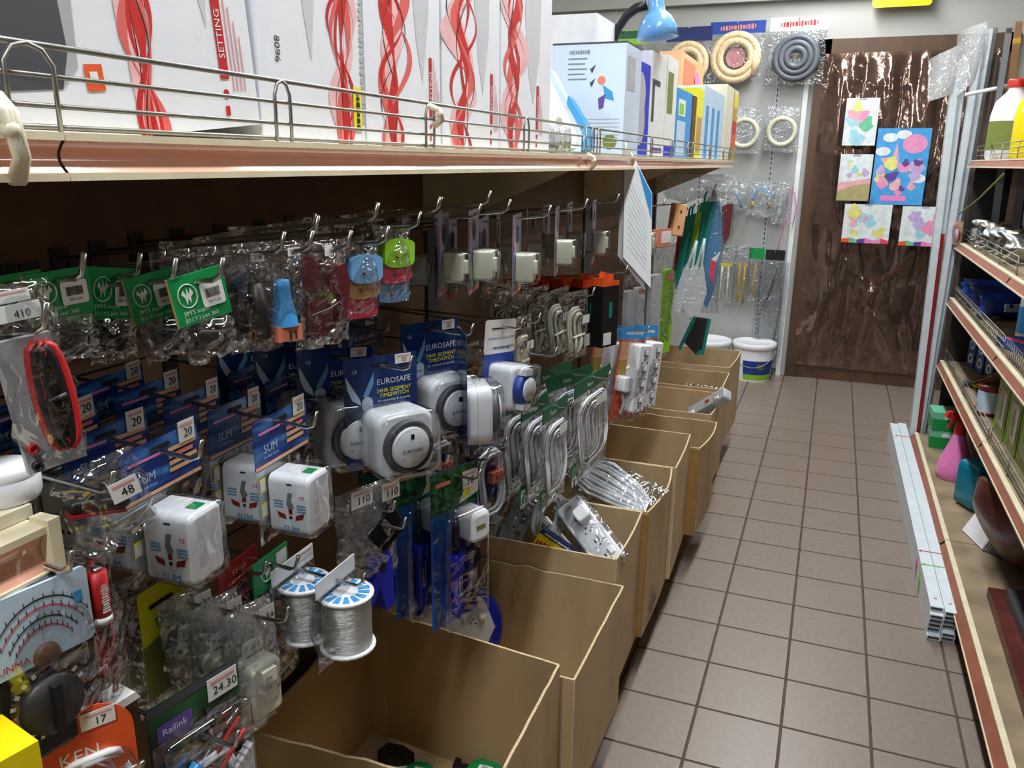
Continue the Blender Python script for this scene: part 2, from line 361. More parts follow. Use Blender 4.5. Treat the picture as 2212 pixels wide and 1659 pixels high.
# ------------------------------------------------------------------ goods on the top shelf
XF = -0.315
F90 = (0, 0, PI / 2)                    # local x runs along the aisle, the front (-y) faces the aisle
def smoke(mb, xc, z0, z1, wid, seed, y=-.0006):
    rn = random.Random(seed); N = 46
    for j, (m, hw, am) in enumerate((('pinkprint', .22, .5), ('pinkprint', .16, .8), ('redprint2', .10, .55), ('redprint', .13, .28), ('redprint', .05, .75), ('redprint2', .06, .9), ('redprint', .035, .5), ('inkprint', .014, .35), ('inkprint', .010, .7))):
        p1, p2, f1, f2 = rn.random() * 6, rn.random() * 6, 5 + rn.random() * 4, 11 + rn.random() * 7
        L = []; Rr = []
        for k in range(N + 1):
            t = k / N; e = .45 + .55 * min(1, t * 1.6)
            x = xc + wid * e * am * (math.sin(f1 * t * 2 + p1) * .6 + math.sin(f2 * t + p2) * .4)
            h = wid * hw * 1.45 * (.15 + abs(math.sin(f2 * t * .8 + p1)) ** 1.3) * (.5 + .5 * e)
            L.append((x - h, y - j * 1.2e-5, z0 + (z1 - z0) * t)); Rr.append((x + h, y - j * 1.2e-5, z0 + (z1 - z0) * t))
        mb.add(L + Rr, [(k, N + 1 + k, N + 2 + k, k + 1) for k in range(N)], m)
mat('pinkprint', (240, 190, 192), rough=.3); mat('redprint2', (226, 104, 100), rough=.3); mat('redprint', (200, 44, 44), rough=.3); mat('inkprint', (70, 40, 44), rough=.3)
mat('boxwhite', (236, 238, 244), rough=.28, var=.02); mat('ironpic', (206, 208, 212), rough=.3, var=.03); mat('lineprint', (222, 150, 150), rough=.3)
def white_box(uL, uR, v, feats, label, roll=0, H=.36, dep=.24):
    a, b = at(uL, v, X=XF), at(uR, v, X=XF); w = b.y - a.y; sc = w / (uR - uL)
    t = thing('appliance_box', label, 'box', ((XF), (a.y + b.y) / 2, ZS), (0, R_(roll), PI / 2), 'white boxes with red swirls on the top shelf')
    mb = MB().box(-w / 2, w / 2, 0, dep, 0, H, 'boxwhite')
    mb.box(-w / 2 - .0004, w / 2 + .0004, dep * .45, dep * .55, H, H + .0005, 'lgrey'); mb.build('carton', t)
    pr = MB(); X_ = lambda u: -w / 2 + (at(u, v, X=XF).y - a.y)
    for f in feats:
        k = f[0]
        if k == 'smoke': smoke(pr, X_(f[1]), 0, H, w * f[2], f[3])
        elif k == 'iron':
            x = X_(f[1]); ww = f[2] * w; pr.poly([(x + ww * p, z) for p, z in ((.1, H * .22), (.5, H * .45), (.55, H * .7), (.2, H), (-.5, H), (-.55, H * .6), (-.25, H * .35))], 'ironpic', -.0004)
        elif k == 'label':
            x = X_(f[1]); ww = f[2]; pr.quad(x - ww, x + ww, .04, .112, 'redprint', -.0006); pr.text('SETTING', x, .076, .010, 'white', -.0009, PI / 2)
            for q in range(4): pr.quad(x + ww + .004 + q * .005, x + ww + .0055 + q * .005, .03, .11 - q * .012, 'lineprint', -.0006)
            pr.poly(circ(x - ww * .2, .028, ww * .7, 8), 'redprint', -.0006); pr.quad(x - ww * .8, x + ww * .2, .010, .018, 'redprint', -.0006)
        elif k == 'num': pr.text(f[2], X_(f[1]), f[3], .012, 'dark', -.0006, -PI / 2)
        elif k == 'lines': pr.marks(X_(f[1]), f[2], .19, .008, 'lgrey', -.0006, -PI / 2, 22)
        elif k == 'logo': x = X_(f[1]); pr.quad(x - .008, x + .008, f[2], f[2] + .018, 'orange', -.0006); pr.quad(x - .004, x + .003, f[2] + .007, f[2] + .013, 'white', -.0008)
        elif k == 'dark': pr.poly([(X_(0) - .1, .036), (X_(140), .036), (X_(165), .06), (X_(165), .2), (X_(150), H), (X_(0) - .1, H)], 'dgrey', -.0005); pr.poly([(X_(140), .036), (X_(180), .05), (X_(195), .10), (X_(195), H), (X_(165), H), (X_(165), .06)], 'lgrey', -.0005)
        elif k == 'sticker':
            s = MB(); x = X_(f[1]); s.quad(x - .0085, x + .0085, .016, .062, 'lemon', -.001); s.marks(x, .039, .034, .008, 'dark', -.0016, -PI / 2, 5); s.build('price_sticker', t, label='yellow price sticker')
    pr.build('print', t, label='red swirl print')
    return t
white_box(-160, 556, 150, [('dark',), ('smoke', 322, .16, 3), ('label', 492, .0055), ('iron', 462, .10), ('logo', 212, .034)], 'leaning white appliance box with a grey corner panel and thin red swirl', -6)
white_box(564, 786, 200, [('num', 603, '8096', .085), ('iron', 672, .17), ('smoke', 742, .26, 11), ('sticker', 770), ('lines', 782, .12)], 'white appliance box with a yellow sticker and 8096 beside its red swirl')
white_box(791, 951, 220, [('smoke', 848, .40, 21), ('iron', 910, .24), ('label', 930, .004), ('num', 958, '8096', .15)], 'white appliance box with red swirl, third along from the picture edge')
white_box(957, 1078, 240, [('smoke', 1000, .42, 33), ('iron', 1040, .26), ('label', 1061, .005)], 'white appliance box with red swirl, second from the pale blue box')
white_box(1082, 1187, 250, [('smoke', 1108, .36, 47), ('iron', 1148, .30), ('label', 1160, .006)], 'white appliance box with red swirl, right beside the white iron pack')
def carton(label, p, w, d, h, rz, m, name='carton_box', prints=None, side=None, lid=None):
    """p = front bottom middle; front faces -y locally"""
    t = thing(name, label, 'box', p, (0, 0, rz))
    mb = MB().box(-w / 2, w / 2, 0, d, 0, h, m)
    if lid: mb.box(-w / 2 - .0005, w / 2 + .0005, -.0005, d + .0005, h, h + .004, lid)
    mb.build('carton', t)
    if prints or side:
        pr = MB()
        if prints: prints(pr, w, h)
        if side: pr.at(T3(w / 2, 0, 0) @ RZ(90)); side(pr, d, h)
        pr.build('print', t)
    return t
# plain white carton behind, pale blue appliance box that faces the camera
pz = at(1236, 60, Y=.42)
carton('plain white carton rising behind the pale blue box', (pz.x, .42, ZS), at(1284, 60, Y=.42).x - at(1180, 60, Y=.42).x, .2, at(1284, 28, Y=.42).z - ZS, 0, 'white')
mat('paleblue', (206, 222, 240), rough=.25, var=.05, scale=5)
YA = .22
a, b = at(1192, 200, Y=YA), at(1350, 200, Y=YA)
def pr_pale(pr, w, h):
    for k in range(5): pr.quad(-w * .28, -w * (.02 + .03 * (k % 2)), h * (.88 - k * .045) - .003, h * (.88 - k * .045), 'grey', -.0005)
    for k in range(7): pr.quad(-w * .20, w * .44, h * (.34 - k * .035) - .002, h * (.34 - k * .035), 'lgrey', -.0005)
    pr.poly(circ(w * .18, h * .68, .010, 12), 'salmon', -.0005); pr.poly([(w * .2, h * .64), (w * .33, h * .58), (w * .36, h * .5), (w * .24, h * .52)], 'cyan', -.0006); pr.poly([(w * .14, h * .52), (w * .24, h * .56), (w * .22, h * .44), (w * .16, h * .42)], 'purple', -.0006)
    for k in range(2): pr.poly([(w * .02, h * (.78 - k * .12)), (w * .10, h * (.82 - k * .12)), (w * .05, h * (.74 - k * .12))], 'dgrey', -.0006)
    pr.poly(circ(w * .32, h * .13, .018, 14), 'olive', -.0004); pr.marks(-w * .14, h * .93, w * .26, .010, 'grey', -.0006)
carton('pale blue printed appliance box facing the aisle end, behind the wire guard', ((a.x + b.x) / 2, YA, ZS), b.x - a.x, .16, at(1350, 92, Y=YA).z - ZS, 0, 'paleblue', prints=pr_pale, side=lambda pr, w, h: (pr.quad(0, w, 0, h, 'paleblue', -.0004), pr.quad(w * .1, w * .6, h * .6, h * .9, 'lgrey', -.0008)), lid='dgrey')
# white iron blister leaning against it
p = at(1235, 330, Y=.10); t = thing('steam_iron_pack', 'white moulded iron pack with blue edge, leaning on the pale blue box', 'appliance', (p.x, .10, ZS), (R_(-6), R_(-14), 0))
MB().prism([(-.035, 0), (.03, 0), (.045, .03), (.02, .11), (-.01, .20), (-.03, .215), (-.05, .19), (-.056, .12)], -.02, .02, 'pale', True).build('shell', t)
MB().prism([(-.022, .02), (.018, .01), (.03, .035), (.008, .11), (-.015, .18), (-.032, .17), (-.04, .11)], -.026, -.02, 'g_white', True).poly(circ(-.008, .075, .012, 12, sx=.7), 'lgrey', -.0266).build('iron', t)
MB().prism([(.03, 0), (.05, .005), (.056, .045), (.022, .13), (.016, .112), (.045, .03)], -.022, .022, 'cyan').build('edge_strip', t, label='bright blue edge')
MB().prism([(-.035, .02), (-.056, .12), (-.064, .09), (-.052, .03)], -.018, .018, 'dark').prism(circ(-.022, .1, .014, 14, sx=.7), -.0215, -.019, 'lgrey').build('handle', t)
p = at(1225, 315, X=XF + .01); t = thing('parts_pouch', 'small clear pouch with dark tools behind the guard end', 'pouch', (p.x - .02, p.y, ZS), F90)
MB().bag(.17, .05, .03, 'milky', .052, 3).build('bag', t); MB().cb(-.02, .0, .012, .06, .012, .018, 'dark').cb(.05, 0, .014, .03, .014, .02, 'olive').build('tools', t)
# goods further down the shelf
Y0 = lambda u: at(u, 300, X=XF).y
def slab(uL, uR, vt, m, label, name, prints=None, cat='box', dep=.16, X=XF, side=True):
    """standing pack: its narrow end faces the camera, its face looks to the aisle"""
    y0, y1 = at(uL, 300, X=X).y, at(uR, 300, X=X).y
    h = at((uL + uR) / 2, vt, X=X).z - ZS; t = thing(name, label, cat, (X, (y0 + y1) / 2, ZS), F90)
    w = y1 - y0; MB().box(-w / 2, w / 2, 0, dep, 0, h, m).build('carton', t)
    if prints: pr = MB(); prints(pr, w, h, dep); pr.build('print', t)
    return t
E2 = lambda pr, w: pr.at(T3(-w / 2, 0, 0) @ RZ(-90))       # draws on the end towards the camera
def pr1(pr, w, h, d):
    pr.at(Matrix.Identity(4)).poly(circ(0, h * .38, w * .28, 18, sx=1), 'lgrey', -.001); pr.quad(-w / 2, w / 2, 0, h * .35, 'royal', -.0006); pr.poly(circ(0, h * .66, w * .26, 14), 'lgrey', -.0012)
    pr.at(T3(-w / 2, .16, 0) @ RZ(-90)); pr.poly(circ(.08, h * .5, .055, 18), 'lgrey', -.001); pr.quad(0, .16, 0, h * .3, 'royal', -.0006); pr.quad(.12, .16, h * .3, h * .9, 'blue', -.0006)
slab(1358, 1398, 128, 'royal', 'blue blister card with grey ovals, standing beside the pale blue box', 'blister_pack', pr1, 'pack')
def pr2(pr, w, h, d):
    pr.quad(-w * .4, -w * .25, h * .35, h * .75, 'dgrey', -.0006); pr.quad(-w * .4, w * .1, h * .7, h * .75, 'dgrey', -.0008); pr.quad(-w * .3, w * .4, h * .05, h * .1, 'purple', -.0006)
    pr.at(T3(-w / 2, .16, 0) @ RZ(-90)); pr.quad(.02, .05, h * .3, h * .8, 'dgrey', -.0006); pr.quad(.02, .1, h * .75, h * .8, 'dgrey', -.0008)
slab(1400, 1432, 112, 'paper', 'white box printed with a dark bracket shape, under the blue lamp', 'bracket_box', pr2)
def pr3(pr, w, h, d):
    pr.quad(-w * .4, w * .1, h * .45, h * .85, 'olive', -.0006); pr.quad(-w * .5, w * .5, h * .0, h * .12, 'royal', -.0006)
    pr.at(T3(-w / 2, .16, 0) @ RZ(-90)); pr.quad(.03, .06, h * .4, h * .75, 'olive', -.0006)
slab(1434, 1456, 118, 'paper', 'tall white pack with green marks between box and blue carton', 'tall_pack', pr3)
def pr4(pr, w, h, d):
    pr.quad(-w * .4, w * .05, h * .62, h * .86, 'white', -.0006); pr.quad(-w * .34, -w * .05, h * .65, h * .8, 'lime', -.0009); pr.quad(-w * .45, w * .1, h * .05, h * .55, 'pale', -.0006)
    pr.at(T3(-w / 2, .16, 0) @ RZ(-90)); pr.poly(circ(.1, h * .72, .03, 14), 'white', -.0006); pr.poly(circ(.1, h * .72, .018, 8), 'lime', -.0009); pr.quad(.02, .15, h * .05, h * .55, 'pale', -.0006)
slab(1458, 1490, 193, 'cyan', 'bright blue carton with a green emblem, far part of the top shelf', 'blue_carton', pr4)
slab(1492, 1500, 205, 'brown', 'thin dark brown pack between blue and yellow cartons', 'thin_pack')
slab(1502, 1514, 188, 'lemon', 'yellow pack with a brown lower half, beside the white tube pack', 'yellow_pack', lambda pr, w, h, d: pr.quad(-w * .4, w * .4, h * .1, h * .6, 'tan', -.0006))
def pr5(pr, w, h, d):
    for k in range(3): pr.quad(-w * .4 + k * w * .27, -w * .28 + k * w * .27, h * .02, h * .75, 'cyan', -.0006)
    pr.at(T3(-w / 2, .16, 0) @ RZ(-90))
    for k in range(3): pr.quad(.02 + k * .045, .04 + k * .045, h * .02, h * .7, 'cyan', -.0006)
slab(1516, 1560, 192, 'pale', 'pale pack with blue tubes near the end of the top shelf', 'tube_pack', pr5)
def pr6(pr, w, h, d):
    pr.quad(w * .1, w * .14, 0, h, 'grey', -.0006)
    for k, c in enumerate(('gold', 'orange', 'red', 'gold', 'yellow')): pr.quad(w * .15, w / 2, h * .19 * k, h * .19 * (k + 1), c, -.0006)
slab(1563, 1588, 184, 'cream', 'orange and yellow tall pack at the very end of the top shelf', 'end_pack', pr6)
slab(1462, 1510, 118, 'peach', 'salmon pack with a pink picture behind the blue carton', 'salmon_pack', lambda pr, w, h, d: (pr.quad(-w * .4, w * .1, h * .6, h * .95, 'salmon', -.0006), pr.poly(circ(w * .2, h * .7, w * .15, 10), 'pink', -.0006)), X=XF - .2, dep=.1)
# blue desk lamp
pb = Vector((-.545, .62, ZS)); t = thing('desk_lamp', 'light blue desk lamp with a black gooseneck, on the top shelf', 'lamp', pb)
D = lambda u, v, y: tuple(at(u, v, Y=y) - pb)
MB().lathe([(.001, .02), (.05, .02), (.062, .008), (.064, 0)][::-1], 'g_sky', 20).build('base', t)
neck = [(0, 0, .02), (0, 0, .10), D(1325, 85, .62), D(1335, 60, .62), D(1352, 35, .62), D(1375, 18, .62), D(1398, 10, .62)]
MB().tube(neck, .0135, 'black', 10).build('gooseneck', t, label='black ribbed gooseneck')
sp = at(1418, 20, Y=.62) - pb
sh = MB(); sh.at(T3(*sp) @ RY(-6)); sh.lathe([(.0, .045), (.020, .04), (.022, .012), (.024, -.005), (.040, -.020), (.052, -.045), (.058, -.075), (.054, -.075), (.046, -.042), (.018, -.004)], 'g_sky', 24)
sh.build('lamp_shade', t)
mat('padwhite', (240, 246, 248), rough=.6, var=.02)
# paper pad clipped to the guard and hanging into the aisle
YP = .20
P = [at(u, v, Y=YP) for u, v in ((1350, 302), (1408, 418), (1405, 622), (1346, 556))]
t = thing('paper_pad', 'white paper pad with blue corner hanging from the wire guard', 'paper pad', P[0])
Q = [p - P[0] for p in P]
MB().add([tuple(q + Vector((0, dy, 0))) for dy in (0, .004) for q in Q], [(0, 1, 2, 3), (7, 6, 5, 4), (0, 4, 5, 1), (1, 5, 6, 2), (2, 6, 7, 3), (3, 7, 4, 0)], 'padwhite').build('front_sheets', t)
P2 = [at(u, v, Y=YP + .008) - P[0] for u, v in ((1347, 306), (1372, 360), (1392, 626), (1334, 552), (1340, 420))]
MB().add([tuple(q + Vector((0, dy, 0))) for dy in (0, .003) for q in P2], [(0, 1, 2, 3, 4), (9, 8, 7, 6, 5)], 'lgrey').build('back_sheets', t)
mm = MB(); mm.add([tuple(q + Vector((0, -.0006, 0))) for q in (Q[0], Q[1], Q[1].lerp(Q[2], .28), Q[0].lerp(Q[1], .45))], [(0, 1, 2, 3)], 'skypic')
for k in range(11):
    a, b = Q[0].lerp(Q[3], .25 + k * .06), Q[1].lerp(Q[2], .33 + k * .055); a, b = a.lerp(b, .15), a.lerp(b, .85)
    mm.add([tuple(x + Vector((0, -.0007, z))) for x, z in ((a, 0), (b, 0), (b, .0012), (a, .0012))], [(0, 1, 2, 3)], 'lgrey')
mm.build('print', t)
# ------------------------------------------------------------------ goods on hooks
def yaw_for(p, slope):
    best = (9, 0)
    for k in range(-70, 141):
        y = R_(k * .5); q = px(p + Vector((math.sin(y), math.cos(y), 0)) * .01); o = px(p)
        if q[0] - o[0] < .02: continue
        e = abs((q[1] - o[1]) / (q[0] - o[0]) - slope)
        if e < best[0]: best = (e, k * .5)
    return best[1]
def size_at(p, yaw, wpx, hpx):
    y = R_(yaw); o = px(p); q = px(p + Vector((math.sin(y), math.cos(y), 0)) * .01); r = px(p - Vector((0, 0, .01)))
    return wpx * .01 / (q[0] - o[0]), hpx * .01 / (r[1] - o[1])
def hang(name, label, cat, u, v, X, wpx, hpx, slope=None, yaw=None, roll=0, tilt=0, group=None):
    p = at(u, v, X=X)
    if yaw is None: yaw = yaw_for(p, slope)
    w, h = size_at(p, yaw, wpx, hpx)
    t = thing(name, label, cat, p, (R_(tilt), R_(-roll), R_(90 - yaw)), group)
    return t, w, h
def hook(t, ahead, s, label, drop=.009, tip=.018, dz=None):
    """steel peg: from the back panel out through the pack t"""
    p = t.location; y = p.y; X1 = p.x + ahead; zf = lambda X: p.z - drop + s * (X - p.x)
    z0 = zf(XP); r = thing('display_hook', label, 'hook', (XP, y, z0))
    L = X1 - XP; q = lambda x: z0 - z0 + s * x
    MB().tube([(0, 0, 0), (L * .5, 0, q(L * .5)), (L - .004, 0, q(L - .004)), (L + .003, 0, q(L) + .003), (L + .008, 0, q(L) + tip)], .0022, 'steel', 6).build('peg', r)
    MB().box(.0002, .003, -.012, .012, -.025, .012, 'dsteel').build('back_plate', r)
    return zf
ORD = ['foremost', 'second', 'third', 'fourth', 'fifth', 'sixth', 'seventh']
def row(t, n, dx, s, base, where, jit=3, drop=.009):
    """n more copies of t going back along its hook"""
    p = t.location.copy(); rot = t.rotation_euler.copy(); t['label'] = base + ', foremost on ' + where
    rn = random.Random(int(abs(p.y) * 1e4))
    for i in range(1, n + 1):
        x = p.x - dx * i; dup(t, (x, p.y + rn.uniform(-.003, .003), p.z + s * (x - p.x)), (rot.x, rot.y + R_(rn.uniform(-jit, jit)), rot.z + R_(rn.uniform(-jit, jit))), base + ', ' + ORD[i] + ' on ' + where)
def sticker(t, x, z, w, h, txt, y=-.0015, rot=0, m='paper', top=True):
    s = MB().at(T3(x, y, z) @ RY(-rot)); s.prism([(-w / 2, -h / 2), (w / 2, -h / 2), (w / 2, h / 2), (-w / 2, h / 2)], 0, .0004, m)
    if txt: s.text(txt, w * .06, -h * .12, h * .62, 'black', -.0004, wmax=w * .8)
    if top: s.quad(-w * .4, w * .4, h * .22, h * .34, 'lineprint', -.0003)
    return s.build('price_sticker', t)
def barcode(t, x, z, w, h, y=-.0015, rot=0):
    s = MB().at(T3(x, y, z) @ RY(-rot)); s.prism(rrect(0, 0, w, h, h * .12), 0, .0004, 'paper')
    rn = random.Random(3); xx = -w * .32
    while xx < w * .3: ww = w * rn.choice((.012, .02, .03)); s.quad(xx, xx + ww, -h * .12, h * .25, 'dark', -.0003); xx += ww + w * rn.choice((.012, .02))
    s.text('RM 2.50', 0, -h * .3, h * .16, 'dark', -.0003)
    return s.build('price_sticker', t)
S_UP, S_LO = .12, -.06
# ---- blue-carded travel adaptors
def adaptor(t, w, h):
    hc = h * .40
    c = MB().prism(rrect(0, -hc / 2, w, hc, .004), 0, .0008, 'sumblue').prism([(-w / 2, -hc), (w / 2, -hc), (w / 2, -h), (-w / 2, -h)], 0, .0006, 'clear_stiff')
    c.quad(-w / 2, w / 2, -hc * .97, -hc * .90, 'peach', -.0006)
    c.text('SUM', -w * .22, -hc * .62, hc * .24, 'pale', -.0006, wmax=w * .4); c.text('Your Best Choice', -w * .22, -hc * .78, hc * .07, 'pale', -.0006, wmax=w * .38)
    for k in range(4): c.quad(w * .08, w * (.46 - .05 * (k % 2)), -hc * (.34 + k * .13), -hc * (.26 + k * .13), 'peach' if k != 1 else 'salmon', -.0006)
    c.quad(-w * .42, -w * .02, -hc * .30, -hc * .25, 'pink', -.0006)
    c.poly(rrect(-w * .02, -hc * .16, w * .26, hc * .09, hc * .04), 'black', -.0007)
    for k in range(2): c.quad(-w * .46, -w * .36, -h * (.58 + .2 * k) , -h * (.46 + .2 * k), 'lemon', -.0007); c.quad(-w * .45, -w * .37, -h * (.57 + .2 * k), -h * (.48 + .2 * k), 'paper', -.0009)
    c.build('card', t)
    ax = -.011; aw, ah, cz = .040, .060, -hc - .006 - .030
    a = MB().rbox(ax, cz, aw, ah, -.046, -.024, .007, 'g_white', .004).rbox(ax, cz, aw, ah, -.024, -.002, .007, 'white', .001).build('adaptor_body', t)
    f = MB().at(T3(ax - aw / 2 - .0002, -.025, 0) @ RZ(-90)); y = -.0004; x = 0.0
    f.quad(x - .003, x + .003, cz + .022, cz + .0235, 'black', y); f.poly([(x - .002, cz + .014), (x + .003, cz + .014), (x + .001, cz + .006), (x + .004, cz), (x - .001, cz - .006), (x - .004, cz + .002)], 'grey', y)
    f.poly([(x - .015, cz - .006), (x - .006, cz - .009), (x - .005, cz - .014), (x - .013, cz - .012)], 'dred', y); f.poly([(x + .015, cz - .006), (x + .006, cz - .009), (x + .005, cz - .014), (x + .013, cz - .012)], 'dred', y)
    f.quad(x - .002, x + .002, cz - .008, cz - .003, 'dred', y); f.quad(x - .0015, x + .0015, cz - .013, cz - .010, 'black', y)
    for k in range(3): f.quad(x - .018, x - .008, cz + .004 - k * .003, cz + .0055 - k * .003, 'sky', y); f.quad(x + .007, x + .017, cz + .001 - k * .003, cz + .0025 - k * .003, 'sky', y)
    f.text('SUM', x, cz - .024, .009, 'cyan', y); f.text('CE', x + .013, cz + .010, .005, 'rose', y)
    f.build('face_print', a)
    MB().box(ax - .004, ax + .008, -.040, -.030, cz + ah / 2, cz + ah / 2 + .0008, 'green').build('green_label', a)
    MB().rbox(ax, cz, aw + .007, ah + .007, -.050, -.001, .010, 'clear_stiff', .006).build('bubble', t)
    sticker(t, w * .34, -.003, w * .22, w * .20, '20', -.0012)
GA = 'blue-carded travel adaptors'
t, w, h = hang('travel_adaptor', '', 'adaptor pack', 345, 945, -.30, 165, 285, slope=-.45, group=GA); adaptor(t, w, h)
hook(t, .035, S_LO, 'steel hook holding the travel adaptors priced 20 near the bag marked 48', drop=.012)
row(t, 3, .055, S_LO, 'white travel adaptor on a blue card priced 20', 'the hook by bag 48')
t, w, h = hang('travel_adaptor', '', 'adaptor pack', 605, 886, -.30, 113, 262, slope=-.5, group=GA); adaptor(t, w, h)
hook(t, .035, S_LO, 'steel hook holding the travel adaptors priced 20 beside the round timers', drop=.012)
row(t, 4, .055, S_LO, 'white travel adaptor on a blue card priced 20', 'the hook by the timers')
t, w, h = hang('travel_adaptor', '', 'adaptor pack', 622, 805, -.43, 95, 200, slope=-.42, group=GA); adaptor(t, w, h)
hook(t, .10, S_LO, 'steel hook above the travel adaptors, under the blue tool bag', drop=.012)
row(t, 1, .055, S_LO, 'white travel adaptor on a blue card priced 20', 'the short upper hook')
# ---- round timers
def timer(t, w, h):
    c = MB().prism(rrect(0, -h / 2, w, h, .003), 0, .0008, 'euroblue')
    c.text('EUROSAFE', w * .17, -h * .235, h * .072, 'white', -.0006, wmax=w * .6); c.text('24HR SEGMENT', w * .17, -h * .315, h * .05, 'lemon', -.0006, wmax=w * .52); c.text('TIMESWITCH', w * .17, -h * .36, h * .05, 'lemon', -.0006, wmax=w * .46)
    c.text('for economy & security', w * .17, -h * .405, h * .034, 'pale', -.0006, wmax=w * .48); c.text('CE', -w * .36, -h * .115, h * .04, 'white', -.0006)
    # owl with spread wings
    c.poly([(-w * .30, -h * .36), (-w * .48, -h * .14), (-w * .46, -h * .26), (-w * .40, -h * .36), (-w * .28, -h * .42)], 'pale', -.0005); c.poly([(-w * .26, -h * .34), (-w * .10, -h * .13), (-w * .11, -h * .24), (-w * .20, -h * .36)], 'sky', -.0005)
    c.poly(circ(-w * .20, -h * .40, w * .075, 10), 'pale', -.0006); c.poly([(-w * .28, -h * .42), (-w * .12, -h * .42), (-w * .16, -h * .52), (-w * .24, -h * .53)], 'pale', -.0006)
    c.poly(rrect(-w * .02, -h * .075, w * .24, h * .03, h * .014), 'black', -.0007); c.build('card', t)
    s = w * .80; cz = -h * .735; cx = w * .09
    b = MB().rbox(cx, cz, s, s, -.040, -.018, s * .22, 'g_white', .006, 5).rbox(cx, cz, s * .98, s * .98, -.018, -.001, s * .21, 'white', .001, 5).build('timer_body', t)
    MB().lathe([(s * .40, .040), (s * .42, .047), (s * .40, .051), (s * .33, .051), (s * .32, .047)], 'dgrey', 28, (cx, 0, cz - s * .02), 'y').build('dial_ring', b, label='dark grey segment ring')
    d = MB().lathe([(s * .325, .040), (s * .32, .052), (s * .29, .055), (0.0005, .0555)], 'white', 28, (cx, 0, cz - s * .02), 'y')
    d.text('EUROSAFE', cx, cz - s * .06, s * .075, 'dark', -.0562, wmax=s * .4); d.quad(cx - s * .03, cx + s * .03, cz + s * .12, cz + s * .2, 'dark', -.056); d.text('OFF', cx - s * .16, cz - s * .17, s * .05, 'grey', -.0562); d.text('ON', cx + s * .16, cz - s * .14, s * .05, 'grey', -.0562)
    for k in range(20):
        a = R_(20 + k * 7); d.quad(cx + s * .30 * math.cos(a) - .0003, cx + s * .30 * math.cos(a) + .0003, cz - s * .02 + s * .30 * math.sin(a) - .001, cz - s * .02 + s * .30 * math.sin(a) + .001, 'grey', -.0556)
    d.build('dial', b)
    MB().rbox(cx, cz, s * 1.07, s * 1.07, -.058, -.0012, s * .25, 'clear_stiff', .01, 5).build('bubble', t)
    sticker(t, w * .30, -h * .05, w * .22, h * .085, '33', -.0014)
GT = 'blue-carded round timers'
t, w, h = hang('timer_switch', '', 'timer pack', 822, 768, -.30, 158, 243, slope=-.15, group=GT); timer(t, w, h)
hook(t, .035, S_LO, 'steel hook holding the round timers facing the camera', drop=.012)
row(t, 3, .062, S_LO, 'white round-dial timer on a blue card priced 33', 'the hook by the adaptors', 4)
t, w, h = hang('timer_switch', '', 'timer pack', 930, 694, -.34, 125, 240, slope=-.15, group=GT); timer(t, w, h)
t['label'] = 'white round-dial timer on blue card, behind one turned sideways'
hook(t, .06, S_LO, 'steel hook holding the timer that hangs turned sideways', drop=.012)
q = t.location; dup(t, (q.x + .055, q.y - .012, q.z - .006), (0, R_(3), R_(90 + 32)), 'white round-dial timer turned sideways so its casing side shows', GT)
q0 = t; t, w, h = hang('timer_switch', '', 'timer pack', 770, 690, -.47, 90, 180, slope=-.2, group=GT); timer(t, w, h)
t['label'] = 'dim round timer on blue card deep below the blue and red case'
hook(t, .05, S_LO, 'steel hook deep under the coloured cases, with a dim timer', drop=.012)
# ---- blue and white slim timer
t, w, h = hang('slim_timer', 'white timer with a blue band on a blue and white card', 'timer pack', 1084, 690, -.31, 66, 200, yaw=8, roll=-7); 
MB().prism(rrect(0, -h * .18, w, h * .36, .006), 0, .0008, 'paper').prism([(-w / 2, -h * .36), (w / 2, -h * .36), (w / 2, -h), (-w / 2, -h)], 0, .0008, 'blue').quad(-w * .3, w * .2, -h * .1, -h * .085, 'dark', -.0006).quad(-w * .4, w * .3, -h * .2, -h * .19, 'sky', -.0006).marks(0, -h * .30, w * .5, h * .03, 'blue', -.0006).build('card', t)
s = .066; cz = -h * .70
b = MB().rbox(0, cz, s, s * 1.15, -.045, -.001, s * .18, 'g_white', .006, 5).build('timer_body', t)
MB().lathe([(s * .43, .045), (s * .43, .056), (s * .37, .060), (.0005, .060)], 'blue', 24, (0, 0, cz), 'y').build('dial_ring', b, label='blue dial ring')
MB().lathe([(s * .30, .060), (s * .29, .064), (.0005, .064)], 'g_white', 24, (0, 0, cz), 'y').cb(-s * .1, -.055, cz + s * .44, s * .35, .016, s * .16, 'g_white').cb(-s * .1, -.055, cz - s * .44, s * .35, .016, s * .14, 'g_white').build('dial', b)
MB().rbox(0, cz, s * 1.1, s * 1.25, -.068, -.0012, s * .22, 'clear_stiff', .01, 5).build('bubble', t)
sticker(t, w * .36, -h * .22, w * .2, h * .12, '', -.0014)
hook(t, .03, S_LO, 'steel hook holding the blue and white slim timer', drop=.012)
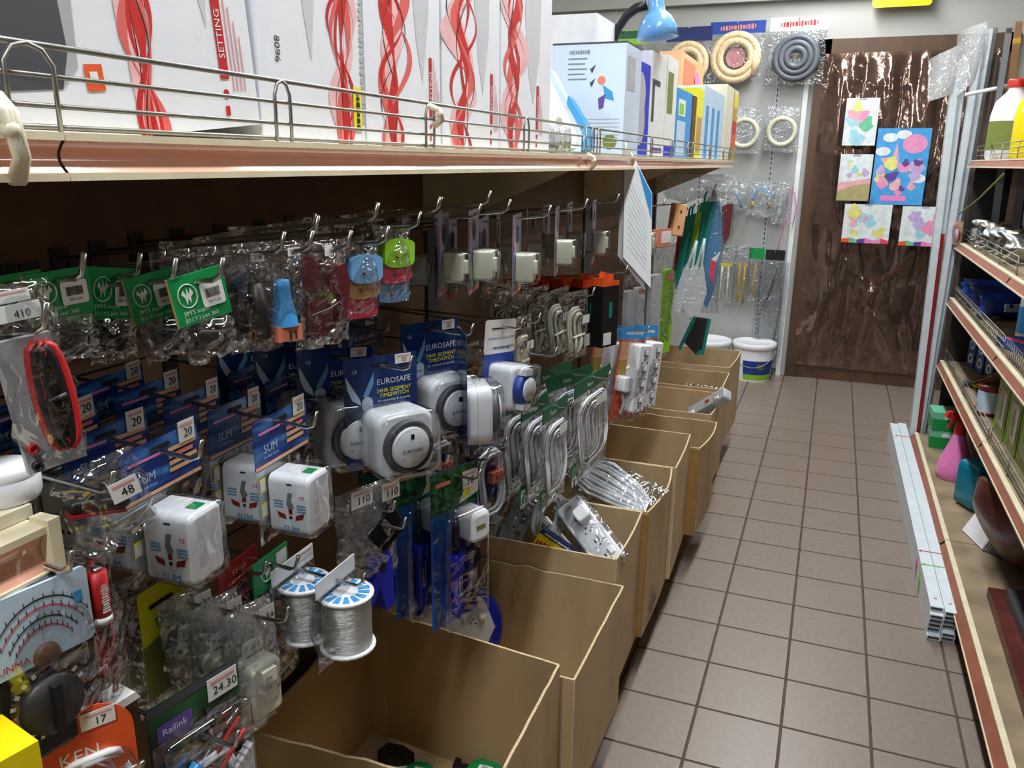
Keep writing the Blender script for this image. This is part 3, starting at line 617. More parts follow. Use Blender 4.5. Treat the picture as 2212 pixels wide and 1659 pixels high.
# ---- green-headed bags
def green_bag(t, w, h, hh, dark=True, bc=True):
    c = MB().box(-w / 2, w / 2, -.0012, .0012, -hh, 0, 'green').box(-w / 2 - .0006, -w / 2, -.0012, .0012, -hh, 0, 'tan')
    c.tube([(-w * .22 + w * .17 * math.cos(k * PI / 9), -.0014, -hh * .42 + hh * .24 * math.sin(k * PI / 9)) for k in range(18)], w * .012, 'paper', 4, True)
    c.poly([(w * (x * .11 - .22), hh * (z * .2 - .42)) for x, z in ((-1, .3), (-.6, .7), (-.2, .1), (0, .9), (.25, .2), (.6, .8), (1, .2), (.5, -.1), (.3, -.8), (0, -.2), (-.35, -.9), (-.5, -.1))], 'paper', -.0018); c.text("JIM'S super", -w * .12, -hh * .76, hh * .13, 'paper', -.0016, wmax=w * .5); c.text('(D.I.Y.) just 360', -w * .06, -hh * .90, hh * .13, 'paper', -.0016, wmax=w * .62)
    c.build('header_card', t)
    if bc: barcode(t, w * .22, -hh * .50, w * .42, hh * .5, -.0022, R_(8))
    MB().bag(w * .94, h - hh, w * .28, 'clear', -hh + .002, int(w * 9e4) % 17, wr=.006).build('bag', t)
    k = MB().at(T3(0, 0, -hh - (h - hh) * .5) @ RY(20)); k.rbox(0, 0, w * .55, (h - hh) * .5, -w * .07, w * .07, w * .08, 'black', .002).tube([(-w * .2, 0, -(h - hh) * .2), (w * .1, -.004, 0), (w * .22, 0, (h - hh) * .25)], w * .05, 'dark', 6); k.build('tool', t)
GG = 'green-headed bags of small parts'; GI_ = -1
for (u, v, X, wp, hp, hhp, yaw, roll, lb, n) in (
        (418, 588, -.28, 120, 205, 108, 20, 10, 'green-headed bag with a barcode label, tilted, foremost over the adaptors', 0),
        (318, 590, -.31, 112, 200, 102, 22, 10, 'green-headed bag half covered by the tilted green one beside it', 1),
        (245, 578, -.35, 110, 200, 110, 18, -7, 'green-headed bag in the shade with its lettering tipped down', 1),
        (118, 584, -.32, 140, 210, 104, 12, 3, 'green-headed bag with a large barcode label beside the red test leads', 1)):
    t, w, h = hang('parts_bag', lb, 'bag', u, v, X, wp, hp, yaw=yaw, roll=roll, group=GG); green_bag(t, w, h, h * hhp / hp, bc=True)
    hook(t, .022, S_UP, 'steel hook holding the ' + lb.split(',')[0], drop=h * .10)
    GI_ += 1
    for i in range(n):
        p = t.location; dup(t, (p.x - .05 * (i + 1), p.y + .004, p.z - .006 * (i + 1)), (0, R_(roll * .4 - 4), R_(90 - yaw + 8)), 'dim green-headed bag right behind the ' + ('front tilted one', 'half covered one', 'one with tipped lettering', 'one by the red test leads')[GI_])
# ---- bag content helper
def bagged(t, w, h, content, film_='clear', d=.022, head=None, seed=0, hm='paper', wr=.005):
    hh = 0
    if head: hh = head * h; MB().box(-w / 2, w / 2, -.001, .001, -hh, 0, hm).build('header_card', t)
    MB().bag(w, h - hh, d, film_, -hh, seed, wr=wr).build('bag', t)
    if content: c = MB(); content(c, w, h); c.build('contents', t)
def c_handles(c, w, h):
    c.tube([(-w * .30, 0, -h * .45), (-w * .28, -.002, -h * .62), (-w * .24, 0, -h * .80)], [w * .06, w * .11, w * .10], 'black', 8); c.tube([(-w * .02, -.004, -h * .36), (.04 * w, -.004, -h * .6), (w * .16, 0, -h * .88)], [w * .12, w * .15, w * .12], 'dark', 10)
t, w, h = hang('tool_bag', 'clear bag of two black handles beside the green-headed bags', 'bag', 540, 525, -.30, 112, 240, yaw=18); bagged(t, w, h, c_handles, 'clear', seed=2); sticker(t, 0, -h * .12, w * .26, h * .08, '2.90', -.010)
hook(t, .03, S_UP, 'steel hook holding the bag of black handles', .01)
row(t, 3, .03, S_UP, 'clear bag of black handles', 'the hook by the green headers', 5)
def c_bottle(c, w, h):
    c.lathe([(.001, -.36 * h), (w * .15, -.37 * h), (w * .155, -.44 * h), (w * .17, -.56 * h), (w * .24, -.70 * h), (w * .27, -.82 * h)], 'cyan', 14, (0, 0, 0)); c.cb(0, -.002, -h * .89, w * .52, w * .30, h * .15, 'salmon'); c.quad(-w * .04, w * .0, -h * .95, -h * .86, 'dark', -w * .16 - .003); c.quad(w * .08, w * .12, -h * .95, -h * .86, 'dark', -w * .16 - .003)
t, w, h = hang('tool_bag', 'bagged blue bottle-shaped tool with an orange foot, priced 2.90', 'bag', 602, 522, -.29, 100, 225, yaw=18); bagged(t, w, h, c_bottle, 'clear', .03, seed=4); sticker(t, w * .12, -h * .09, w * .26, h * .08, '2.90', -.014)
hook(t, .03, S_UP, 'steel hook holding the blue bottle-shaped tool', .01)
row(t, 2, .05, S_UP, 'bagged blue bottle-shaped tool', 'the hook beside the maroon pouches', 4); t['label'] = 'bagged blue bottle-shaped tool with an orange foot, priced 2.90, foremost'
def c_maroon(c, w, h):
    c.prism(rrect(-w * .22, -h * .28, w * .34, h * .30, w * .06), -.006, .004, 'maroon'); c.prism([(w * .12, -h * .25), (w * .36, -h * .22), (w * .44, -h * .42), (w * .34, -h * .72), (w * .18, -h * .78), (w * .24, -h * .52), (w * .08, -h * .45)], -.010, 0, 'maroon')
    c.prism(rrect(-w * .12, -h * .72, w * .42, h * .34, w * .08), -.006, .003, 'maroon'); c.tube([(-w * .3, -.010, -h * .66), (0, -.012, -h * .62), (w * .2, -.010, -h * .58)], .0006, 'lgrey', 5)
t, w, h = hang('pouch_bag', 'clear bag of maroon pouches with a yellow pack behind', 'bag', 688, 520, -.285, 118, 235, yaw=14); bagged(t, w, h, c_maroon, 'clear', .03, seed=6); sticker(t, -w * .0, -h * .08, w * .14, h * .10, '', -.014, top=False)
hook(t, .03, S_UP, 'steel hook holding the bag of maroon pouches', .01)
t, w, h = hang('yellow_pack_bag', 'clear bag with a bright yellow pack half behind the maroon pouches', 'bag', 722, 540, -.315, 80, 165, yaw=14); bagged(t, w, h, lambda c, w, h: c.prism([(-w * .3, -h * .5), (w * .42, -h * .42), (w * .46, -h * .8), (-w * .1, -h * .96)], -.004, .004, 'lemon'), 'clear', .02, seed=7)
def case(t, w, h, cols):
    for i, m in enumerate(cols):
        z0 = -h * .08 - i * h * .29; H = h * (.42 if i == 0 else .36)
        o = MB().prism([(-w * .5, z0)] + [(w * .5, z0)] + [(w * .5, z0 - H * .62)] + [(w * .5 * math.cos(R_(a)), z0 - H * .72 - H * .28 * math.sin(R_(a)) ** .6) for a in range(10, 180, 20)] + [(-w * .5, z0 - H * .72)] if i else
            [(w * .5 * math.cos(R_(a)), z0 - H * .2 + H * .2 * math.sin(R_(a))) for a in range(180, -1, -20)] + [(w * .5, z0 - H * .72)] + [(w * .5 * math.cos(R_(a)), z0 - H * .72 - H * .28 * math.sin(R_(a)) ** .6) for a in range(10, 180, 20)] + [(-w * .5, z0 - H * .72)], -.012 + i * .004, .004, m).build('flap', t)
        MB().lathe([(.0012, .0), (.0026, .0015), (.0005, .003)], 'dred' if m != 'rose' else 'dark', 8, (-w * .12, -.012 + i * .004, z0 - H * .62), 'y').build('stud', o)
    MB().bag(w * 1.22, h * 1.12, .036, 'clear', h * .1, 5).build('bag', t)
t, w, h = hang('coloured_case', 'case with blue, tan and red flaps in a clear bag', 'case', 776, 536, -.30, 68, 150, yaw=10, roll=-3); case(t, w, h, ('sky', 'tan', 'rose')); hook(t, .03, S_UP, 'steel hook holding the blue, tan and red case', -.004)
t, w, h = hang('coloured_case', 'case with lime, red and blue flaps in a clear bag', 'case', 848, 502, -.30, 64, 150, yaw=10, roll=-3); case(t, w, h, ('lime', 'rose', 'sky')); hook(t, .03, S_UP, 'steel hook holding the lime, red and blue case', -.004)
# ---- dim bags deep under the shelf
DEEP = [(395, 520, 100, 'left of'), (470, 505, 100, 'second along'), (545, 488, 95, 'third along'), (625, 478, 95, 'fourth along'), (705, 470, 95, 'fifth along'), (780, 460, 90, 'sixth along'), (838, 452, 85, 'last of')]
for i, (u, v, wp, lb) in enumerate(DEEP):
    lbl = 'dim labelled bag deep under the shelf, ' + (['first of the row above the green headers', 'second of its row', 'third of its row', 'fourth of its row', 'fifth of its row', 'sixth of its row', 'last of its row by the cases'][i])
    t, w, h = hang('dim_bag', lbl, 'bag', u, v, -.44, wp, 120, yaw=8, roll=(-3, 4, -2, 3, -4, 2, -2)[i]); bagged(t, w, h, lambda c, w, h: c.prism(rrect(0, -h * .55, w * .5, h * .3, w * .05), -.004, .004, ('dgrey', 'dark', 'olive')[i % 3]), 'milky', .02, seed=10 + i)
    sticker(t, w * .2, -h * .1, w * .36, h * .14, ('', '', 'RM 1.60', '', 'RM 1.00', '', '')[i], -.012)
    hook(t, (.12 if i % 2 else .16), S_UP, 'steel hook deep under the shelf holding ' + 'the ' + ORD[i] + ' dim bag of its row', .006)
# ---- switch packs on tall white cards
def switch_pack(t, w, h, two=False):
    c = MB().prism(rrect(0, -h / 2, w, h, .004), 0, .0008, 'switchcard'); c.quad(-w * .5, -w * .34, -h * .95, -h * .4, 'purple', -.0005); c.marks(-w * .42, -h * .3, h * .3, min(w * .12, h * .06), 'red', -.0006, PI / 2); c.poly(circ(0, -h * .25, w * .16, 12), 'navy', -.0006); c.quad(-w * .3, w * .0, -h * .92, -h * .66, 'lime', -.0006); c.quad(-w * .4, w * .45, -h * .99, -h * .94, 'salmon', -.0006)
    c.build('card', t)
    s_ = h * .36; b = MB().rbox(0, -h * .66, s_ * .8, s_, -.030, -.001, s_ * .1, 'g_ivory', .003).build('switch_plate', t)
    MB().rbox(0, -h * .66, s_ * .3, s_ * .5, -.035, -.029, s_ * .05, 'ivory', .002).build('rocker', b)
    MB().rbox(0, -h * .66, s_ * .92, s_ * 1.12, -.038, -.0012, s_ * .12, 'clear_stiff', .004).build('bubble', t)
mat('switchcard', (150, 144, 160), rough=.3, var=.06)
for (u, v, wp, hp, X, yaw, n, lb) in ((958, 462, 26, 175, -.33, -16, 2, 'next to the lime-flap case'), (1024, 452, 30, 182, -.31, -14, 2, 'beside the first dark gap'), (1118, 462, 32, 176, -.30, -12, 2, 'above the cream cable loops'), (1205, 446, 28, 150, -.30, -14, 2, 'above the orange-tabbed black boxes'), (1285, 432, 26, 140, -.34, -10, 2, 'before the hanging paper pad'), (1392, 440, 30, 130, -.30, -6, 1, 'past the hanging paper pad')):
    t, w, h = hang('switch_pack', '', 'switch pack', u, v, X, wp, hp, yaw=yaw, group='ivory switches on tall cards'); w = min(w, .09); switch_pack(t, w, h); z = hook(t, .05, S_UP, 'steel hook holding the switch packs ' + lb, .008)
    row(t, n, .06, S_UP, 'ivory switch on tall card', 'the hook ' + lb, 6)
# ---- orange-tabbed black boxes
def blackbox(t, w, h):
    MB().box(-w / 2, w / 2, 0, .035, -h, -h * .16, 'black').prism([(-w / 2, -h * .16), (w / 2, -h * .16), (w / 2, -h * .10), (-w / 2, -h * .04)], 0, .035, 'orange').build('carton', t)
    MB().prism([(-w * .45, -h * .05), (w * .45, -h * .10), (w * .45, -h * .02), (w * .2, 0), (-w * .4, h * .04)], .016, .018, 'orange').build('hang_tab', t)
    p = MB().quad(-w * .1, w * .1, -h * .60, -h * .38, 'teal', -.0006).quad(-w * .4, w * .1, -h * .97, -h * .8, 'paper', -.0006); p.at(T3(w / 2, 0, 0) @ RZ(90)).quad(.004, .031, -h * .55, -h * .2, 'paper', -.0006).quad(.0, .035, -h * .2, -h * .16, 'orange', -.0006).quad(.008, .02, -h * .8, -h * .65, 'red', -.0006); p.build('print', t)
t, w, h = hang('black_box', '', 'box', 1322, 592, -.29, 34, 160, yaw=24, group='orange-tabbed black boxes'); blackbox(t, w, h); hook(t, .03, S_UP, 'steel hook holding the orange-tabbed black boxes', -.002)
row(t, 3, .05, S_UP, 'black box with an orange hanging tab', 'the hook by the paper pad', 3)
# ---- cable bags
def loops(c, w, h, m, z0, z1, n=5, r=.0022, sp=.8, seed=0):
    rn = random.Random(seed)
    for k in range(n):
        a = w * sp * .5 * (1 - k * .13 + rn.uniform(-.06, .06)); y = rn.uniform(-.006, .006); zc = (z0 + z1) / 2 + rn.uniform(-.004, .004); hz = (z1 - z0) / 2 * (1 - .05 * k)
        c.tube([(a * math.copysign(abs(math.cos(q)) ** .45, math.cos(q)), y + .003 * math.sin(3 * q), zc + hz * math.sin(q)) for q in [2 * PI * i / 18 for i in range(18)]], r, m, 6, True)
def cable_bag(t, w, h, m='ivory', r=.0035, seed=1, st=True):
    c = MB(); loops(c, w, h, m, -h * .96, -h * .26, 6, r, .46, seed); c.tube([(-w * .22, -.008, -h * .66), (w * .22, -.009, -h * .64)], .003, m, 6); c.build('cable_loop', t)
    MB().bag(w, h, .024, 'clear', 0, seed, wr=.006).build('bag', t)
    if st: sticker(t, w * .22, -h * .42, w * .3, h * .12, '', -.012, top=False)
t, w, h = hang('cable_bag', '', 'bag', 1246, 628, -.29, 52, 150, yaw=16, group='bags of cream cable'); cable_bag(t, w, h); hook(t, .03, -.02, 'steel hook holding the bags of cream cable', .008)
row(t, 4, .045, -.02, 'bagged tied loop of cream cable', 'the hook by the black boxes', 6)
t, w, h = hang('cable_bag', 'clear bag with a yellowish cord beside the slim timer', 'bag', 1124, 684, -.31, 48, 150, yaw=10); cable_bag(t, w, h, 'cream', .003, 9); hook(t, .03, -.02, 'steel hook holding the yellowish cord bag', .008)
t, w, h = hang('cable_bag', '', 'bag', 1020, 740, -.42, 50, 150, yaw=6, group='dim cable bags'); cable_bag(t, w, h, 'tan', .003, 12); hook(t, .16, -.02, 'long steel hook beside the sideways timer, with dim cable bags', .008)
row(t, 2, .05, -.02, 'dim bag of flat tan cable', 'the long hook by the sideways timer', 5)
def green_cable(t, w, h):
    MB().box(-w / 2, w / 2, -.001, .001, -h * .14, 0, 'dgreen').text('Panam', -w * .1, -h * .08, h * .06, 'paper', -.0016, wmax=w * .6).build('header_card', t)
    MB().prism([(-w / 2, -h * .80), (w / 2, -h * .64), (w / 2, -h * .92), (-w * .45, -h)], .004, .005, 'g_green').text('Panam', w * .15, -h * .80, w * .2, 'paper', .0034, R_(10)).build('foot_print', t, label='green printed foot of the bag')
    c = MB(); loops(c, w, h, 'white', -h * .88, -h * .18, 9, .0025, .84, 4); c.build('cable_loop', t)
    MB().bag(w, h * .86, .026, 'clear', -h * .13, 8, wr=.006).build('bag', t); sticker(t, w * .1, -h * .26, w * .3, h * .09, '', -.014, top=False)
GC = 'green-headed white cables'
t, w, h = hang('cable_pack', '', 'cable pack', 1200, 868, -.29, 52, 225, slope=-.7, group=GC); green_cable(t, w, h); hook(t, .03, -.03, 'steel hook holding the small green-headed cables', .008)
row(t, 6, .042, -.03, 'white cable bag with small green header', 'the hook over the power strips', 5)
t, w, h = hang('cable_pack', '', 'cable pack', 1282, 806, -.27, 76, 222, slope=-.62, group=GC); green_cable(t, w, h); hook(t, .03, -.03, 'steel hook holding the large green-headed cable coil', .008)
row(t, 2, .05, -.03, 'thick white cable coil, large green header', 'the hook below the black boxes', 5)
def phone_cable(t, w, h):
    c = MB(); loops(c, w, h, 'white', -h * .97, -h * .1, 4, .0025, .85, 6); c.build('cable_loop', t)
    MB().cb(w * .12, -.004, -h * .44, w * .4, .012, h * .14, 'salmon').quad(w * .02, w * .07, -h * .46, -h * .42, 'dred', -.0106).build('red_plug', t, label='red socket block')
    MB().prism(rrect(0, -h * .5, w * .9, h * .5, w * .1), .006, .007, 'blue').build('card', t); MB().rbox(0, -h * .52, w * 1.06, h * 1.05, -.012, .010, w * .45, 'clear_stiff', .005).build('bubble', t)
t, w, h = hang('phone_cable', '', 'cable pack', 1060, 958, -.29, 62, 165, yaw=16, group='phone cables'); phone_cable(t, w, h); hook(t, .02, -.02, 'steel hook holding the phone cables with red sockets', .004)
row(t, 2, .09, -.02, 'white phone cable with red socket', 'the hook above the soldering iron', 5)
# ------------------------------------------------------------------ lower hooks
# red test leads on a meter card at the edge of the picture
t, w, h = hang('test_lead_pack', 'meter pack with coiled red and black test leads, at the picture edge', 'meter pack', 22, 612, -.272, 140, 430, yaw=20, roll=6)
MB().prism([(-w * .5, -h * .28), (w * .42, -h * .28), (w * .5, -h), (-w * .5, -h)], 0, .006, 'lgrey').build('case_front', t)
c = MB()
for k in range(3): c.tube([(w * (.02 + .10 * k) + w * .13 * math.sin(q) * (1 + .2 * k), -.006 - .002 * k, -h * .60 + h * .28 * math.cos(q)) for q in [2 * PI * i / 16 for i in range(16)]], .0035, 'red', 6, True)
c.build('red_lead', t, label='coiled red test lead')
c = MB()
for k in range(2): c.tube([(w * (.06 + .10 * k) + w * .12 * math.sin(q), -.009 - .002 * k, -h * .60 + h * .27 * math.cos(q)) for q in [2 * PI * i / 16 for i in range(16)]], .003, 'black', 6, True)
c.tube([(-w * .1, -.012, -h * .62), (w * .3, -.013, -h * .60)], .0025, 'black', 5).build('black_lead', t, label='coiled black test lead')
for z, m in ((-.86, 'red'), (-.96, 'dark')): MB().lathe([(w * .02, .0), (w * .09, .0), (w * .09, .004), (w * .05, .004), (w * .05, .001), (.0005, .001)], m, 14, (-w * .36, 0, h * z), 'y').build('socket', t)
MB().bag(w * 1.15, h * .98, .034, 'clear', 0, 31, wr=.008).build('bag', t); sticker(t, -w * .1, -h * .055, w * .6, h * .06, '', -.006); sticker(t, -w * .05, -h * .135, w * .7, h * .085, '410', -.008, top=False)
hook(t, .02, S_UP, 'steel hook holding the red test leads', .03)
# bag marked 48
t, w, h = hang('tool_bag', 'glossy clear bag with a black tool, price sticker 48', 'bag', 195, 1000, -.262, 190, 195, yaw=24, roll=14)
MB().bag(w, h, .03, 'clear', 0, 17, 14, 14, wr=.010).build('bag', t)
MB().at(T3(-w * .1, 0, -h * .45) @ RY(22)).rbox(0, 0, w * .7, h * .13, -.006, .006, .004, 'black', .002).box(-w * .35, w * .3, -.007, .004, -h * .10, -h * .07, 'dred').build('tool', t)
MB().prism([(-w * .1, -h * .78), (w * .42, -h * .74), (w * .46, -h * .90), (-w * .1, -h * .96)], .002, .004, 'lgrey').build('card', t)
sticker(t, w * .16, -h * .30, w * .34, h * .22, '48', -.020)
hook(t, .012, S_LO, 'steel hook holding the bag marked 48', .02)
# multimeter in its bag
t, w, h = hang('multimeter', 'multimeter with pale scale and black dial, bagged with battery and red leads', 'meter', 70, 1215, -.285, 300, 380, slope=-.40)
b = MB().rbox(-w * .12, -h * .52, w * .76, h * .98, -.020, .012, .008, 'black', .004).build('body', t)
s = MB().prism(rrect(-w * .12, -h * .25, w * .72, h * .42, .004), -.0225, -.020, 'pale')
for k, r in enumerate((.40, .35, .29, .24)):
    L = [( -w * .12 + w * r * math.cos(R_(a)), -h * .50 + h * r * .95 * math.sin(R_(a))) for a in range(35, 146, 5)]
    s.add([(x, -.023, z) for x, z in L] + [(x, -.023, z + .0012) for x, z in L], [(i, i + 1, i + 24, i + 23) for i in range(22)], 'dark' if k in (0, 2) else 'rose')
    for i in range(0, 23, 2): s.quad(L[i][0] - .0003, L[i][0] + .0003, L[i][1], L[i][1] + .004, 'dark', -.0231)
s.text('SUNMA', -w * .36, -h * .41, .007, 'red', -.0231); s.quad(w * .12, w * .18, -h * .22, -h * .16, 'cyan', -.0231); s.quad(-w * .13, -w * .128, -h * .42, -h * .1, 'dark', -.0232); s.build('scale_panel', b, label='pale scale panel with arcs')
MB().lathe([(.009, .0225), (.008, .026), (.0005, .027)], 'brown', 16, (-w * .12, 0, -h * .43), 'y').build('pointer_cover', b)
d = MB().lathe([(w * .22, .020), (w * .215, .028), (.0005, .029)], 'dark', 24, (-w * .14, 0, -h * .70), 'y').cb(-w * .14, -.031, -h * .70, w * .06, .006, w * .36, 'black')
for k in range(20):
    a = R_(k * 18); d.at(T3(-w * .14, -.0206, -h * .70) @ RY(-k * 18)); d.quad(w * .235, w * .275, -.0014, .0014, 'paper' if k % 5 else 'red', 0)
d.build('selector_dial', b)
bt = MB().tube([(w * .34, -.018, -h * .10), (w * .34, -.018, -h * .12)], .0035, 'steel', 8).tube([(w * .34, -.018, -h * .12), (w * .34, -.018, -h * .38)], .0066, 'red', 12).tube([(w * .34, -.018, -h * .38), (w * .34, -.018, -h * .42)], .0067, 'paper', 12).marks(w * .34, -h * .26, .020, .006, 'paper', -.0248, -PI / 2)
bt.build('battery', t, label='red battery')
c = MB().tube([(w * .40, -.002, -h * .12), (w * .44, -.006, -h * .35), (w * .46, -.006, -h * .5), (w * .48, -.006, -h * .62), (w * .44, -.004, -h * .72), (w * .38, -.004, -h * .62), (w * .36, -.006, -h * .5), (w * .42, -.008, -h * .43), (w * .47, -.006, -h * .55), (w * .45, -.004, -h * .95)], .0022, 'red', 6); c.cb(w * .33, -.004, -h * .60, .012, .012, h * .12, 'red').cb(w * .33, -.004, -h * .74, .012, .012, h * .08, 'red')
c.build('red_lead', t)
MB().tube([(w * .33, -.004, -h * .42), (w * .40, -.009, -h * .46), (w * .42, -.009, -h * .56), (w * .37, -.006, -h * .66)], .0022, 'black', 6).build('black_lead', t)
MB().prism([(-w * .4, -h * 1.0), (w * .56, -h * .98), (w * .6, -h * 1.03), (-w * .4, -h * 1.06)], -.012, .010, 'paper').build('tray', t); MB().bag(w * 1.18, h * 1.06, .06, 'clear', .0, 41, 12, 14, wr=.007).build('bag', t)
hook(t, .03, S_LO, 'steel hook over the multimeter', .0)
# goods on the low side shelf and below it
p = at(8, 1075, X=-.315); t = thing('white_tub', 'small white round tub on the cream box at the picture edge', 'tub', (p.x, p.y, p.z), 0)
hh = at(8, 1010, X=-.315).z - p.z
MB().lathe([(.022, 0), (.024, .004), (.024, hh * .7), (.021, hh * .85), (.021, hh)], 'g_white', 20).build('body', t); MB().lathe([(.0005, hh + .003), (.020, hh + .003), (.0225, hh + .001), (.0225, hh - .008), (.0215, hh - .008)][::-1], 'white', 20).build('lid', t)
q = at(82, 1178, X=-.29); zt = at(82, 1095, X=-.29).z; t = thing('cream_box', 'cream cardboard box on the low side shelf', 'box', (-.29, q.y - .06, ZL + .0005), F90)
MB().box(-.06, .06, 0, .07, 0, p.z - ZL - .001, 'cream').build('carton', t)
q = at(72, 1659, X=-.24); zt = at(60, 1588, X=-.24).z; t = thing('yellow_box', 'yellow box corner at the bottom edge of the picture', 'box', (-.24, q.y - .05, zt - .09), (0, 0, R_(78)))
MB().box(-.05, .05, 0, .07, 0, .09, 'g_yellow').build('carton', t)
MB().box(-.05, .05, -.0006, 0, .066, .069, 'gold').build('lid_seam', t)
t2 = thing('box_stand', 'dark carton under the yellow box, mostly out of the picture', 'box', (-.29, q.y - .05, .126), (0, 0, R_(78))); MB().box(-.06, .06, 0, .09, 0, zt - .09 - .127, 'dark').build('carton', t2)
# orange card with white cable
t, w, h = hang('orange_pack', 'orange round-topped card with a white cable, priced 17', 'cable pack', 182, 1528, -.262, 200, 230, slope=-.36)
MB().prism([(-w * .5, -h)] + [(w * .5, -h)] + [(w * .5 * math.cos(R_(a)), -h * .30 + h * .30 * math.sin(R_(a))) for a in range(0, 181, 15)], 0, .0008, 'g_orange').text('KEN', -w * .12, -h * .42, h * .16, 'paper', -.0006).build('card', t)
c = MB(); loops(c, w, h, 'white', -h * 1.0, -h * .45, 5, .003, .8, 3); c.build('cable_loop', t); MB().rbox(0, -h * .75, w * .86, h * .55, -.03, -.001, w * .1, 'clear_stiff', .006).build('bubble', t); sticker(t, w * .12, -h * .13, w * .38, h * .15, '17', -.0014, R_(10))
hook(t, .04, S_LO, 'steel hook holding the orange round-topped card', .045)
# yellow card
t, w, h = hang('yellow_card_pack', 'yellow hang card priced 37.90 behind the ivory adaptors', 'card pack', 362, 1246, -.40, 126, 230, slope=-.62)
MB().prism(rrect(0, -h / 2, w, h, .004), 0, .0008, 'lemon').text('TNC', -w * .1, -h * .34, h * .13, 'green', -.0006, wmax=w * .55).poly(rrect(-w * .15, -h * .17, w * .4, h * .04, h * .018), 'black', -.0006).prism([(-w * .5, -h * .5), (w * .5, -h * .4), (w * .5, -h), (-w * .5, -h)], -.0004, 0, 'olive').build('card', t); sticker(t, w * .28, -h * .06, w * .38, h * .16, '37.90', -.0014)
hook(t, .04, S_LO, 'steel hook holding the yellow card', .04)
# ivory plug adaptors in bags
def ivory_bag(t, w, h, st):
    c = MB().rbox(0, -h * .62, w * .66, h * .42, -.020, .004, .006, 'g_ivory', .004).cb(0, -.022, -h * .5, w * .3, .006, h * .1, 'ivory'); c.build('plug_adaptor', t)
    MB().prism(rrect(-w * .1, -h * .32, w * .46, h * .18, .004), -.009, -.0085, 'paper').text('7 in 1', -w * .1, -h * .29, h * .06, 'dark', -.0094).marks(-w * .1, -h * .345, w * .34, h * .02, 'dark', -.0094).build('label_card', t)
    MB().bag(w, h, .05, 'milky', 0, int(h * 1e5) % 13, 10, 12, wr=.008).build('bag', t)
    sticker(t, w * .22, -h * .09, w * .34, h * .12, st, -.012, top=False)
t, w, h = hang('plug_adaptor_bag', '', 'bag', 535, 1305, -.30, 98, 280, slope=-.55, group='bagged ivory plug adaptors'); ivory_bag(t, w, h, 'eka'); hook(t, .04, .05, 'steel hook holding the bagged ivory adaptors', .012)
row(t, 4, .040, .05, 'bagged ivory 7 in 1 plug adaptor', 'the hook under the solder spools', 4)
# leaf-green thermometer card
t, w, h = hang('thermometer_pack', 'dark green leaf card with thermometers and white clip, priced 24.30', 'card pack', 418, 1476, -.272, 195, 260, slope=-.60)
c = MB().prism(rrect(0, -h / 2, w, h, .003), 0, .0008, 'leafgreen').quad(-w * .5, w * .5, -h * .07, -h * .0, 'dgrey', -.0005).quad(-w * .42, -w * .05, -h * .34, -h * .17, 'purple', -.0006).text('Railink', -w * .24, -h * .24, h * .075, 'paper', -.0009, wmax=w * .32)
for k in range(3): c.quad(-w * .05, w * (.22 - .05 * k), -h * (.34 + k * .045), -h * (.32 + k * .045), 'lgrey', -.0006)
c.build('card', t)
MB().tube([(-w * .36, -.008, -h * .78), (-w * .1, -.009, -h * .60)], .006, 'g_cyan', 8).build('thermometer', t, label='blue-tipped glass thermometer'); MB().tube([(-w * .1, -.009, -h * .60), (w * .38, -.010, -h * .36)], .004, 'clear_stiff', 8).build('glass_tube', t)
MB().tube([(0, -.006, -h * .72), (w * .4, -.008, -h * .44)], .0022, 'red', 6).build('red_stem', t); MB().tube([(-w * .02, -.010, -h * .86), (w * .42, -.012, -h * .54)], .0022, 'red', 6).build('red_stem', t)
MB().cb(-w * .06, -.014, -h * .76, w * .17, .014, h * .13, 'g_white').build('clip_block', t); c = MB(); loops(c, w * .8, h, 'white', -h * 1.0, -h * .62, 3, .0024, .9, 8); c.build('cable', t)
f = MB().prism([(w * .0, -h * 1.0), (w * .5, -h * .72), (w * .5, -h * 1.02), (w * .1, -h * 1.12)], -.012, -.004, 'g_white')
for k in range(8): f.box(w * (.06 + k * .055), w * (.075 + k * .055), -.013, -.004, -h * (1.0 - k * .032), -h * (.96 - k * .032), 'lgrey')
f.build('white_comb', t); MB().rbox(0, -h * .62, w * .98, h * .72, -.02, -.0012, .008, 'clear_stiff', .006).build('bubble', t); sticker(t, w * .30, -h * .13, w * .34, h * .18, '24.30', -.0014)
hook(t, .035, S_LO, 'steel hook holding the leaf-green thermometer card', .05)
